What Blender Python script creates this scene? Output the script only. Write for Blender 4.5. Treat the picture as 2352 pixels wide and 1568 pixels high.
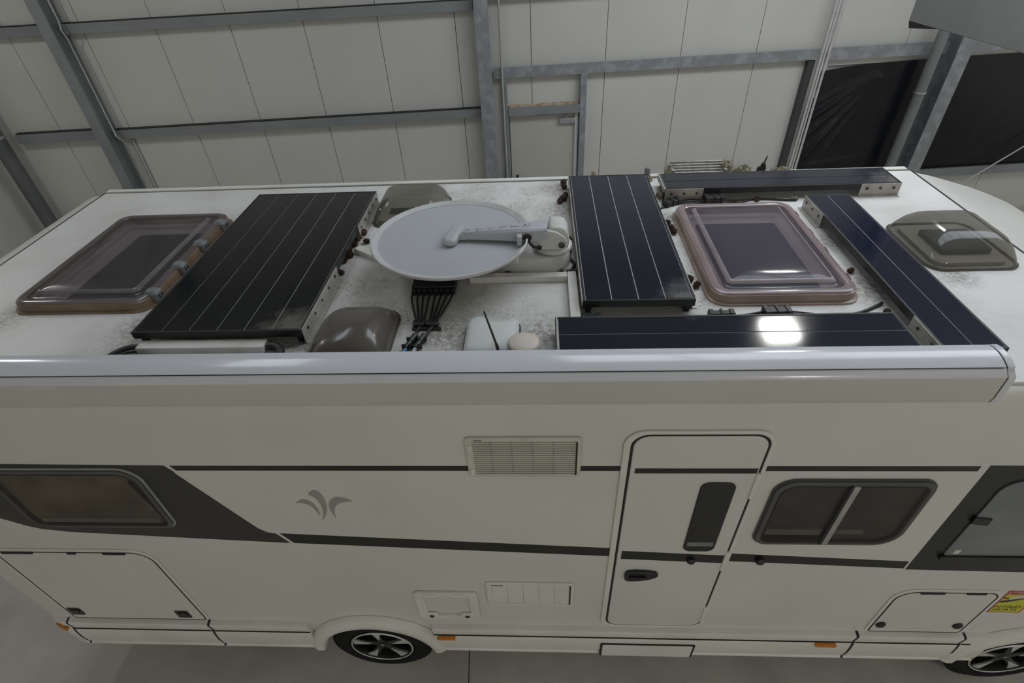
import bpy, bmesh, math, random
from mathutils import Vector, Matrix
random.seed(7)
for o in list(bpy.data.objects): bpy.data.objects.remove(o, do_unlink=True)
S = bpy.context.scene
COL = S.collection
PI = math.pi

# ------------------------------------------------------------------ camera
YAW, PITCH, ROLL, FPX = -0.0725877, 0.6869544, -0.0584438, 1238.95
fwd = Vector((math.sin(YAW)*math.cos(PITCH), math.cos(YAW)*math.cos(PITCH), -math.sin(PITCH)))
rgt = Vector((math.cos(YAW), -math.sin(YAW), 0)); upv = rgt.cross(fwd)
r2 = math.cos(ROLL)*rgt + math.sin(ROLL)*upv; u2 = -math.sin(ROLL)*rgt + math.cos(ROLL)*upv
cd = bpy.data.cameras.new('camera'); cam = bpy.data.objects.new('camera', cd); COL.objects.link(cam)
M = Matrix((r2, u2, -fwd)).transposed().to_4x4(); M.translation = Vector((0, -1.6544, 4.7111)); cam.matrix_world = M
cd.sensor_width = 36; cd.lens = 36*FPX/2352; cd.clip_start = 0.05; cd.clip_end = 200
S.camera = cam

# ------------------------------------------------------------------ view, world
S.cycles.max_bounces = 7; S.cycles.diffuse_bounces = 3; S.cycles.glossy_bounces = 3; S.cycles.transparent_max_bounces = 12
S.view_settings.view_transform = 'Standard'; S.view_settings.look = 'None'
S.view_settings.gamma = 1; S.view_settings.use_curve_mapping = False
S.view_settings.exposure = 0.0
W = bpy.data.worlds.new('hall_ambient'); S.world = W; W.use_nodes = True
bg = W.node_tree.nodes['Background']; bg.inputs[0].default_value = (1.0, 0.985, 0.90, 1); bg.inputs[1].default_value = 0.46
ROOFLIGHT_E = 4.1      # daylight panels in the hall roof
LAMP_E = 60.0          # square high-bay lamps
LAMPS = [(3.04, 3.9, 6.0), (-6.8, 3.3, 6.0), (3.6, -4.6, 6.0)]  # last lamp is unseen, added to brighten the right of the vehicle side

# hall frame: the back wall is turned 4.4 degrees against the vehicle
HU = Vector((0.99705, 0.07676, 0)); HN = Vector((-0.07676, 0.99705, 0)); HO = Vector((-0.6678, 7.0199, 0))
def hall(u, v, z): return HO + HU*u - HN*v + Vector((0, 0, z))

# ------------------------------------------------------------------ materials
def nt(m):
    m.use_nodes = True; t = m.node_tree; return t, t.nodes, t.links
def mat(name, col, rough=0.5, metal=0.0, var=None, bump=None, spec=0.5, coat=0.0, emit=None, alpha=None):
    """var=(colour2, scale, low, high, detail); bump=(scale, strength); alpha=(tint, share of the see-through shader)"""
    m = bpy.data.materials.new(name); t, N, L = nt(m)
    b = N['Principled BSDF']; b.inputs['Base Color'].default_value = (*col, 1)
    b.inputs['Roughness'].default_value = rough; b.inputs['Metallic'].default_value = metal
    b.inputs['Specular IOR Level'].default_value = spec; b.inputs['Coat Weight'].default_value = coat
    b.inputs['Coat Roughness'].default_value = 0.05
    if var or bump:
        tc = N.new('ShaderNodeTexCoord')
    if var:
        c2, sc, lo, hi, det = var
        n = N.new('ShaderNodeTexNoise'); n.inputs['Scale'].default_value = sc; n.inputs['Detail'].default_value = det
        L.new(tc.outputs['Object'], n.inputs['Vector'])
        mr = N.new('ShaderNodeMapRange'); mr.inputs[1].default_value = lo; mr.inputs[2].default_value = hi
        L.new(n.outputs[0], mr.inputs[0])
        mx = N.new('ShaderNodeMix'); mx.data_type = 'RGBA'; mx.inputs[6].default_value = (*col, 1); mx.inputs[7].default_value = (*c2, 1)
        L.new(mr.outputs[0], mx.inputs[0]); L.new(mx.outputs[2], b.inputs['Base Color'])
    if bump:
        n2 = N.new('ShaderNodeTexNoise'); n2.inputs['Scale'].default_value = bump[0]; n2.inputs['Detail'].default_value = 4
        L.new(tc.outputs['Object'], n2.inputs['Vector'])
        bp = N.new('ShaderNodeBump'); bp.inputs['Strength'].default_value = bump[1]; bp.inputs['Distance'].default_value = 0.004
        L.new(n2.outputs[0], bp.inputs['Height']); L.new(bp.outputs[0], b.inputs['Normal'])
    if emit:
        b.inputs['Emission Color'].default_value = (*emit[0], 1); b.inputs['Emission Strength'].default_value = emit[1]
    if alpha:
        tr = N.new('ShaderNodeBsdfTransparent'); tr.inputs[0].default_value = (*alpha[0], 1)
        ms = N.new('ShaderNodeMixShader'); ms.inputs[0].default_value = alpha[1]
        L.new(b.outputs[0], ms.inputs[1]); L.new(tr.outputs[0], ms.inputs[2]); L.new(ms.outputs[0], N['Material Output'].inputs[0])
    return m

MT = {}
MT['body'] = mat('body_white', (0.66, 0.65, 0.61), 0.38, var=((0.62, 0.61, 0.565), 1.3, 0.35, 0.7, 3), coat=0.15)
MT['plastic'] = mat('plastic_white', (0.72, 0.71, 0.66), 0.42, var=((0.64, 0.63, 0.57), 3.0, 0.4, 0.75, 3))
MT['ventplastic'] = mat('vent_plastic', (0.60, 0.60, 0.52), 0.5, var=((0.53, 0.53, 0.45), 5.0, 0.4, 0.7, 3))
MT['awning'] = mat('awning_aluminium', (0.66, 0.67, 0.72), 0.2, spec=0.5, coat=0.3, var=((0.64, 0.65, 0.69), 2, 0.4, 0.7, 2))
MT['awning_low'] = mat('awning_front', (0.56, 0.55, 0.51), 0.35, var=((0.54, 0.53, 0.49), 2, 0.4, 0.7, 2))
MT['black'] = mat('black_film', (0.012, 0.012, 0.012), 0.35, var=((0.018, 0.018, 0.016), 4, 0.4, 0.7, 2))
MT['anthracite'] = mat('anthracite_film', (0.030, 0.029, 0.027), 0.38, var=((0.036, 0.035, 0.031), 3, 0.4, 0.7, 2))
MT['seal'] = mat('rubber_seal', (0.008, 0.008, 0.009), 0.5, var=((0.014, 0.014, 0.014), 20, 0.4, 0.7, 2))
MT['grey_logo'] = mat('grey_film', (0.33, 0.325, 0.30), 0.4, var=((0.31, 0.305, 0.28), 6, 0.4, 0.7, 2))
MT['rubber'] = mat('tyre_rubber', (0.008, 0.008, 0.008), 0.85, spec=0.25, var=((0.013, 0.013, 0.012), 18, 0.4, 0.7, 3), bump=(120, 0.2))
MT['rimsilver'] = mat('rim_silver', (0.60, 0.60, 0.58), 0.35, 0.3, var=((0.52, 0.52, 0.5), 9, 0.4, 0.7, 2))
MT['rimblack'] = mat('rim_black', (0.01, 0.01, 0.01), 0.3, var=((0.015, 0.015, 0.015), 9, 0.4, 0.7, 2))
MT['orange'] = mat('orange_lens', (0.62, 0.20, 0.012), 0.25, var=((0.55, 0.17, 0.01), 30, 0.4, 0.7, 2))
MT['winframe'] = mat('window_frame_grey', (0.085, 0.085, 0.085), 0.4, var=((0.075, 0.075, 0.075), 8, 0.4, 0.7, 2))
MT['silver'] = mat('brushed_aluminium', (0.50, 0.50, 0.48), 0.35, 0.6, var=((0.42, 0.42, 0.40), 14, 0.4, 0.7, 3))
MT['trimgrey'] = mat('window_trim_light', (0.42, 0.42, 0.40), 0.35, var=((0.36, 0.36, 0.34), 9, 0.4, 0.7, 2))
MT['winback'] = mat('window_interior', (0.30, 0.29, 0.29), 0.7, var=((0.21, 0.20, 0.20), 5, 0.35, 0.7, 3))
MT['winback_olive'] = mat('window_interior_olive', (0.62, 0.57, 0.43), 0.7, var=((0.36, 0.33, 0.25), 4.5, 0.35, 0.62, 4))
MT['blind'] = mat('blind_cassette', (0.62, 0.60, 0.55), 0.6, var=((0.5, 0.48, 0.43), 16, 0.4, 0.7, 3))
MT['pane'] = mat('smoked_acrylic', (0.05, 0.048, 0.047), 0.08, coat=0.2, alpha=((0.85, 0.83, 0.81), 0.74), var=((0.03, 0.03, 0.03), 6, 0.4, 0.7, 2))
MT['cabglass'] = mat('cab_glass', (0.15, 0.17, 0.185), 0.06, coat=0.5, var=((0.22, 0.235, 0.25), 2.2, 0.35, 0.7, 2), alpha=((0.6, 0.65, 0.68), 0.12))
MT['doorglass'] = mat('door_glass', (0.014, 0.014, 0.016), 0.1, var=((0.02, 0.02, 0.022), 6, 0.4, 0.7, 2))
MT['yellow'] = mat('sticker_yellow', (0.60, 0.58, 0.04), 0.5, var=((0.52, 0.50, 0.03), 20, 0.4, 0.7, 2))
MT['red'] = mat('sticker_red', (0.42, 0.04, 0.035), 0.5, var=((0.36, 0.03, 0.03), 20, 0.4, 0.7, 2))
MT['stickwhite'] = mat('sticker_white', (0.62, 0.61, 0.56), 0.5, var=((0.56, 0.55, 0.5), 20, 0.4, 0.7, 2))
# roof accessories
MT['frame'] = mat('panel_frame_black', (0.013, 0.014, 0.016), 0.4, 0.2, var=((0.02, 0.02, 0.021), 10, 0.4, 0.7, 2))
MT['gridline'] = mat('panel_back_sheet', (0.55, 0.56, 0.58), 0.5, var=((0.48, 0.49, 0.5), 10, 0.4, 0.7, 2))
MT['bracket'] = mat('bracket_aluminium', (0.48, 0.46, 0.42), 0.45, 0.25, var=((0.34, 0.32, 0.28), 12, 0.4, 0.75, 4))
MT['bolt'] = mat('bolt_steel', (0.10, 0.09, 0.08), 0.4, 0.5, var=((0.05, 0.045, 0.04), 60, 0.4, 0.7, 2))
def cellmat(name, base, dust, corner):
    m = mat(name, base, 0.1, spec=0.5, coat=0.0); t, N, L = nt(m); b = N['Principled BSDF']
    tc = N.new('ShaderNodeTexCoord'); mp = N.new('ShaderNodeMapping'); L.new(tc.outputs['Object'], mp.inputs[0])
    n = N.new('ShaderNodeTexNoise'); n.inputs['Scale'].default_value = 26; n.inputs['Detail'].default_value = 8; n.inputs['Roughness'].default_value = 0.7
    L.new(tc.outputs['Object'], n.inputs['Vector'])
    r = N.new('ShaderNodeMapRange'); r.inputs[1].default_value = 0.66; r.inputs[2].default_value = 0.80; r.inputs[4].default_value = 0.30
    L.new(n.outputs[0], r.inputs[0])
    fac = r.outputs[0]
    if corner:   # dried dust washed into one corner of the glass
        cx, cy, rad = corner
        g = N.new('ShaderNodeNewGeometry'); d = N.new('ShaderNodeVectorMath'); d.operation = 'DISTANCE'
        L.new(g.outputs['Position'], d.inputs[0]); d.inputs[1].default_value = (cx, cy, 3.14)
        n3 = N.new('ShaderNodeTexNoise'); n3.inputs['Scale'].default_value = 14; n3.inputs['Detail'].default_value = 6; L.new(tc.outputs['Object'], n3.inputs['Vector'])
        ad = N.new('ShaderNodeMath'); ad.operation = 'MULTIPLY_ADD'; ad.inputs[1].default_value = 0.22; L.new(n3.outputs[0], ad.inputs[0]); L.new(d.outputs['Value'], ad.inputs[2])
        r2_ = N.new('ShaderNodeMapRange'); r2_.inputs[1].default_value = rad+0.17; r2_.inputs[2].default_value = rad+0.02; r2_.inputs[4].default_value = 0.45
        L.new(ad.outputs[0], r2_.inputs[0])
        mxm = N.new('ShaderNodeMath'); mxm.operation = 'MAXIMUM'; L.new(fac, mxm.inputs[0]); L.new(r2_.outputs[0], mxm.inputs[1]); fac = mxm.outputs[0]
    mx = N.new('ShaderNodeMix'); mx.data_type = 'RGBA'; mx.inputs[6].default_value = (*base, 1); mx.inputs[7].default_value = (*dust, 1)
    L.new(fac, mx.inputs[0]); L.new(mx.outputs[2], b.inputs['Base Color'])
    rr_ = N.new('ShaderNodeMapRange'); rr_.inputs[3].default_value = 0.09; rr_.inputs[4].default_value = 0.6; L.new(fac, rr_.inputs[0]); L.new(rr_.outputs[0], b.inputs['Roughness'])
    return m
MT['cell_black'] = cellmat('solar_cell_black', (0.009, 0.010, 0.012), (0.24, 0.22, 0.18), (-1.20, 0.36, 0.16))
MT['cell_blue'] = cellmat('solar_cell_blue', (0.011, 0.013, 0.026), (0.22, 0.21, 0.19), (0.75, 0.58, 0.13))
MT['cell_far'] = cellmat('solar_cell_far', (0.014, 0.015, 0.026), (0.22, 0.21, 0.2), (2.38, 1.86, 0.16))
MT['cell_deep'] = cellmat('solar_cell_deep_blue', (0.011, 0.013, 0.032), (0.2, 0.2, 0.2), None)
MT['dish'] = mat('dish_grey', (0.46, 0.47, 0.50), 0.42, var=((0.43, 0.44, 0.465), 2.5, 0.4, 0.7, 3))
MT['dishrim'] = mat('dish_rim', (0.55, 0.55, 0.55), 0.45, var=((0.42, 0.40, 0.36), 6, 0.45, 0.8, 4))
MT['satwhite'] = mat('antenna_plastic', (0.64, 0.64, 0.61), 0.28, var=((0.57, 0.57, 0.53), 4, 0.4, 0.8, 3))
MT['satgrey'] = mat('antenna_grey', (0.33, 0.33, 0.31), 0.4, var=((0.29, 0.29, 0.27), 4, 0.4, 0.8, 3))
MT['cable'] = mat('cable_black', (0.010, 0.010, 0.011), 0.45, var=((0.02, 0.02, 0.02), 30, 0.4, 0.7, 2))
MT['duct'] = mat('cable_duct_white', (0.70, 0.68, 0.64), 0.45, var=((0.58, 0.56, 0.51), 8, 0.45, 0.75, 4))
MT['blue_tip'] = mat('cable_blue', (0.03, 0.16, 0.35), 0.45, var=((0.05, 0.2, 0.4), 30, 0.4, 0.7, 2))
MT['beige'] = mat('vent_cap_beige', (0.66, 0.58, 0.52), 0.5, var=((0.60, 0.52, 0.46), 20, 0.4, 0.7, 3))
MT['boxwhite'] = mat('gps_box_white', (0.62, 0.63, 0.61), 0.4, var=((0.36, 0.37, 0.34), 6, 0.52, 0.78, 5))
MT['cone'] = mat('pine_cone', (0.10, 0.055, 0.035), 0.8, var=((0.05, 0.03, 0.02), 90, 0.4, 0.6, 3))
MT['moss'] = mat('dry_moss', (0.20, 0.17, 0.11), 0.95, var=((0.34, 0.31, 0.24), 40, 0.4, 0.65, 5), bump=(80, 0.8))
MT['slat'] = mat('weathered_slat', (0.40, 0.39, 0.36), 0.7, var=((0.22, 0.21, 0.18), 25, 0.42, 0.7, 5))
MT['acryl_tan'] = mat('aged_acrylic_tan', (0.46, 0.355, 0.295), 0.22, var=((0.37, 0.265, 0.205), 6, 0.4, 0.75, 4), alpha=((0.85, 0.72, 0.62), 0.22))
MT['acryl_smoke'] = mat('smoky_acrylic_lid', (0.13, 0.12, 0.15), 0.13, coat=0.3, var=((0.15, 0.14, 0.165), 3, 0.4, 0.7, 3), alpha=((0.82, 0.77, 0.80), 0.60))
MT['acryl_grey'] = mat('smoky_acrylic_left', (0.105, 0.097, 0.10), 0.14, coat=0.3, var=((0.125, 0.115, 0.115), 3, 0.4, 0.7, 3), alpha=((0.80, 0.76, 0.77), 0.58))
MT['acryl_brown'] = mat('aged_acrylic_brown', (0.30, 0.215, 0.15), 0.22, var=((0.22, 0.15, 0.095), 6, 0.4, 0.75, 4), alpha=((0.85, 0.74, 0.62), 0.25))
MT['rim_mauve'] = mat('acrylic_rim_mauve', (0.36, 0.29, 0.29), 0.15, coat=0.3, var=((0.30, 0.235, 0.23), 5, 0.4, 0.7, 3), alpha=((0.85, 0.78, 0.8), 0.30))
MT['rim_grey'] = mat('acrylic_rim_grey', (0.19, 0.17, 0.165), 0.15, coat=0.3, var=((0.15, 0.13, 0.125), 5, 0.4, 0.7, 3), alpha=((0.82, 0.78, 0.78), 0.35))
MT['ridge_mauve'] = mat('acrylic_ridge_mauve', (0.42, 0.37, 0.385), 0.15, var=((0.36, 0.31, 0.325), 5, 0.4, 0.7, 3), alpha=((0.85, 0.8, 0.82), 0.30))
MT['ridge_grey'] = mat('acrylic_ridge_grey', (0.26, 0.24, 0.24), 0.15, var=((0.21, 0.195, 0.195), 5, 0.4, 0.7, 3), alpha=((0.82, 0.8, 0.8), 0.40))
MT['hinge'] = mat('hinge_grey', (0.20, 0.21, 0.215), 0.5, var=((0.16, 0.165, 0.17), 15, 0.4, 0.7, 2))
MT['hatchframe'] = mat('hatch_inner_frame', (0.52, 0.45, 0.46), 0.5, var=((0.46, 0.39, 0.40), 6, 0.4, 0.7, 3))
MT['hatchdark'] = mat('hatch_blind', (0.034, 0.034, 0.046), 0.7, var=((0.042, 0.041, 0.052), 40, 0.4, 0.6, 3))
MT['dome_grey'] = mat('dome_smoke_grey', (0.12, 0.115, 0.10), 0.1, coat=0.3, var=((0.15, 0.14, 0.12), 4, 0.4, 0.7, 3), alpha=((0.76, 0.74, 0.69), 0.50))
MT['dome_brown'] = mat('dome_brown', (0.085, 0.074, 0.062), 0.25, coat=0.2, var=((0.12, 0.105, 0.088), 3, 0.4, 0.7, 4))
MT['domewhite'] = mat('hatch_inner_white', (0.66, 0.64, 0.60), 0.5, var=((0.56, 0.54, 0.49), 6, 0.4, 0.7, 3))
MT['domeblue'] = mat('hatch_inner_blue', (0.07, 0.09, 0.105), 0.35, var=((0.09, 0.11, 0.125), 6, 0.4, 0.7, 2))
# hall
MT['steel'] = mat('painted_steel', (0.27, 0.29, 0.295), 0.5, 0.2, var=((0.225, 0.245, 0.25), 2.5, 0.4, 0.7, 4))
MT['galv'] = mat('galvanised_steel', (0.27, 0.285, 0.30), 0.45, 0.3, var=((0.36, 0.375, 0.41), 7, 0.45, 0.62, 6))
MT['pipe'] = mat('conduit_grey', (0.45, 0.45, 0.43), 0.45, var=((0.36, 0.36, 0.34), 10, 0.4, 0.7, 3))
MT['pipewhite'] = mat('conduit_white', (0.58, 0.58, 0.57), 0.45, var=((0.5, 0.5, 0.49), 10, 0.4, 0.7, 3))
MT['downpipe'] = mat('downpipe_grey', (0.12, 0.125, 0.13), 0.45, var=((0.09, 0.095, 0.1), 4, 0.4, 0.7, 3))
MT['pipegrey'] = mat('downpipe_mid_grey', (0.22, 0.225, 0.23), 0.45, var=((0.19, 0.195, 0.2), 4, 0.4, 0.7, 3))
MT['darkpost'] = mat('dark_trim', (0.05, 0.055, 0.055), 0.5, var=((0.04, 0.04, 0.04), 8, 0.4, 0.7, 2))
MT['doorleaf'] = mat('door_cream', (0.50, 0.485, 0.43), 0.5, var=((0.47, 0.455, 0.40), 3, 0.4, 0.7, 3))
MT['closer'] = mat('closer_grey', (0.42, 0.43, 0.43), 0.4, 0.4, var=((0.38, 0.39, 0.39), 10, 0.4, 0.7, 2))
MT['foam'] = mat('mounting_foam', (0.40, 0.27, 0.13), 0.9, var=((0.55, 0.48, 0.36), 14, 0.42, 0.62, 5), bump=(60, 0.8))
MT['sheet'] = mat('black_plastic_sheet', (0.009, 0.010, 0.014), 0.22, spec=0.3, var=((0.014, 0.014, 0.016), 5, 0.4, 0.7, 3))
MT['backing'] = mat('wall_joint_dark', (0.10, 0.10, 0.095), 0.8, var=((0.08, 0.08, 0.075), 4, 0.4, 0.7, 2))
MT['winwhite'] = mat('window_frame_white', (0.60, 0.60, 0.59), 0.5, var=((0.55, 0.55, 0.54), 5, 0.4, 0.7, 2))
MT['ductgrey'] = mat('sheet_metal_grey', (0.22, 0.225, 0.22), 0.55, 0.1, var=((0.20, 0.205, 0.20), 3, 0.4, 0.7, 3))
MT['ceilsheet'] = mat('roof_sheet_grey', (0.62, 0.62, 0.60), 0.6, var=((0.58, 0.58, 0.56), 1.5, 0.4, 0.7, 3))
MT['rooflight'] = mat('rooflight_panel', (0.8, 0.8, 0.8), 0.5, emit=((0.82, 0.90, 1.0), ROOFLIGHT_E), var=((0.75, 0.75, 0.75), 3, 0.4, 0.7, 2))
MT['lamp'] = mat('lamp_diffuser', (0.9, 0.9, 0.9), 0.5, emit=((1.0, 0.98, 0.94), LAMP_E), var=((0.85, 0.85, 0.85), 3, 0.4, 0.7, 2))
def wallmat():
    m = mat('sandwich_panel', (0.60, 0.595, 0.565), 0.5, var=((0.565, 0.56, 0.53), 1.1, 0.35, 0.7, 3)); t, N, L = nt(m); b = N['Principled BSDF']
    tc = N.new('ShaderNodeTexCoord'); mp = N.new('ShaderNodeMapping'); mp.inputs['Rotation'].default_value = (0, 0, -0.0768); L.new(tc.outputs['Object'], mp.inputs[0])
    wv = N.new('ShaderNodeTexWave'); wv.inputs['Scale'].default_value = 6.0; wv.inputs['Distortion'].default_value = 0.0; L.new(mp.outputs[0], wv.inputs['Vector'])
    bp = N.new('ShaderNodeBump'); bp.inputs['Strength'].default_value = 0.12; bp.inputs['Distance'].default_value = 0.003
    L.new(wv.outputs[1], bp.inputs['Height']); L.new(bp.outputs[0], b.inputs['Normal']); return m
MT['wall'] = wallmat()
def floormat():
    m = mat('concrete', (0.27, 0.26, 0.225), 0.55); t, N, L = nt(m); b = N['Principled BSDF']
    tc = N.new('ShaderNodeTexCoord')
    n1 = N.new('ShaderNodeTexNoise'); n1.inputs['Scale'].default_value = 1.6; n1.inputs['Detail'].default_value = 7; n1.inputs['Roughness'].default_value = 0.6
    n2 = N.new('ShaderNodeTexNoise'); n2.inputs['Scale'].default_value = 22; n2.inputs['Detail'].default_value = 5
    for n in (n1, n2): L.new(tc.outputs['Object'], n.inputs['Vector'])
    r1 = N.new('ShaderNodeMapRange'); r1.inputs[1].default_value = 0.35; r1.inputs[2].default_value = 0.68; L.new(n1.outputs[0], r1.inputs[0])
    m1 = N.new('ShaderNodeMix'); m1.data_type = 'RGBA'; m1.inputs[6].default_value = (0.43, 0.41, 0.37, 1); m1.inputs[7].default_value = (0.56, 0.54, 0.485, 1); L.new(r1.outputs[0], m1.inputs[0])
    r3 = N.new('ShaderNodeMapRange'); r3.inputs[1].default_value = 0.62; r3.inputs[2].default_value = 0.75; r3.inputs[4].default_value = 0.25; L.new(n2.outputs[0], r3.inputs[0])
    m2 = N.new('ShaderNodeMix'); m2.data_type = 'RGBA'; m2.inputs[7].default_value = (0.32, 0.31, 0.27, 1); L.new(r3.outputs[0], m2.inputs[0]); L.new(m1.outputs[2], m2.inputs[6])
    L.new(m2.outputs[2], b.inputs['Base Color']); return m
MT['floor'] = floormat()
def roofmat():
    m = mat('roof_sheet_dirty', (0.7, 0.69, 0.66), 0.42); t, N, L = nt(m); b = N['Principled BSDF']
    g = N.new('ShaderNodeNewGeometry')
    def noise(sc, det, ro=0.6):
        n = N.new('ShaderNodeTexNoise'); n.inputs['Scale'].default_value = sc; n.inputs['Detail'].default_value = det; n.inputs['Roughness'].default_value = ro
        L.new(g.outputs['Position'], n.inputs['Vector']); return n.outputs[0]
    def rng(v, a, b_, lo=0.0, hi=1.0):
        r = N.new('ShaderNodeMapRange'); r.inputs[1].default_value = a; r.inputs[2].default_value = b_; r.inputs[3].default_value = lo; r.inputs[4].default_value = hi
        L.new(v, r.inputs[0]); return r.outputs[0]
    def mul(a, b_, op='MULTIPLY'):
        x = N.new('ShaderNodeMath'); x.operation = op; x.use_clamp = True
        L.new(a, x.inputs[0]); (L.new(b_, x.inputs[1]) if not isinstance(b_, float) else setattr(x.inputs[1], 'default_value', b_)); return x.outputs[0]
    def blob(cx, cy, r0, r1):
        d = N.new('ShaderNodeVectorMath'); d.operation = 'DISTANCE'; L.new(g.outputs['Position'], d.inputs[0]); d.inputs[1].default_value = (cx, cy, 3.058)
        return rng(d.outputs['Value'], r1, r0)
    def mix(f, a, c):
        x = N.new('ShaderNodeMix'); x.data_type = 'RGBA'; L.new(f, x.inputs[0])
        (L.new(a, x.inputs[6]) if not isinstance(a, tuple) else setattr(x.inputs[6], 'default_value', (*a, 1))); x.inputs[7].default_value = (*c, 1); return x.outputs[2]
    sx = N.new('ShaderNodeSeparateXYZ'); L.new(g.outputs['Position'], sx.inputs[0])
    col = mix(rng(noise(2.2, 5), 0.38, 0.66), (0.72, 0.71, 0.685), (0.62, 0.60, 0.565))
    # speckled grime, thick round the fittings in the middle of the roof
    mid = mul(rng(sx.outputs[0], -2.6, -1.2), rng(sx.outputs[0], 2.3, 1.0))
    zone = mul(rng(noise(4.5, 4), 0.42, 0.62), rng(mid, 0, 1, 0.12, 1.0))
    spk = rng(noise(75, 6, 0.75), 0.47, 0.62)
    col = mix(mul(mul(zone, spk), 0.85), col, (0.22, 0.20, 0.175))
    # caked grime where water stands beside the panels and domes
    acc = None
    for bl in [(-0.46, 0.42, 0.05, 0.22), (0.0, 0.40, 0.05, 0.2), (-1.16, 0.36, 0.05, 0.22), (0.15, 1.35, 0.03, 0.2), (0.15, 1.75, 0.03, 0.22), (0.15, 2.1, 0.03, 0.2), (1.68, 0.75, 0.05, 0.2), (1.7, 1.25, 0.03, 0.15), (-2.1, 0.5, 0.02, 0.2), (-2.95, 0.6, 0.02, 0.18), (2.2, 0.85, 0.02, 0.14), (0.84, 1.6, 0.03, 0.14)]:
        v = blob(*bl); acc = v if acc is None else mul(acc, v, 'MAXIMUM')
    col = mix(mul(mul(acc, rng(noise(34, 7, 0.8), 0.40, 0.58)), 0.88), col, (0.17, 0.15, 0.125))
    # olive tint left and in front of the dish
    st = mul(mul(blob(-0.85, 0.92, 0.02, 0.30), blob(-0.45, 0.78, 0.02, 0.34), 'MAXIMUM'), rng(noise(7, 4), 0.3, 0.6))
    col = mix(mul(st, 0.62), col, (0.30, 0.285, 0.20))
    L.new(col, b.inputs['Base Color'])
    bp = N.new('ShaderNodeBump'); bp.inputs['Strength'].default_value = 0.15; bp.inputs['Distance'].default_value = 0.003; L.new(noise(60, 6), bp.inputs['Height']); L.new(bp.outputs[0], b.inputs['Normal'])
    return m
MT['roof'] = roofmat()

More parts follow.
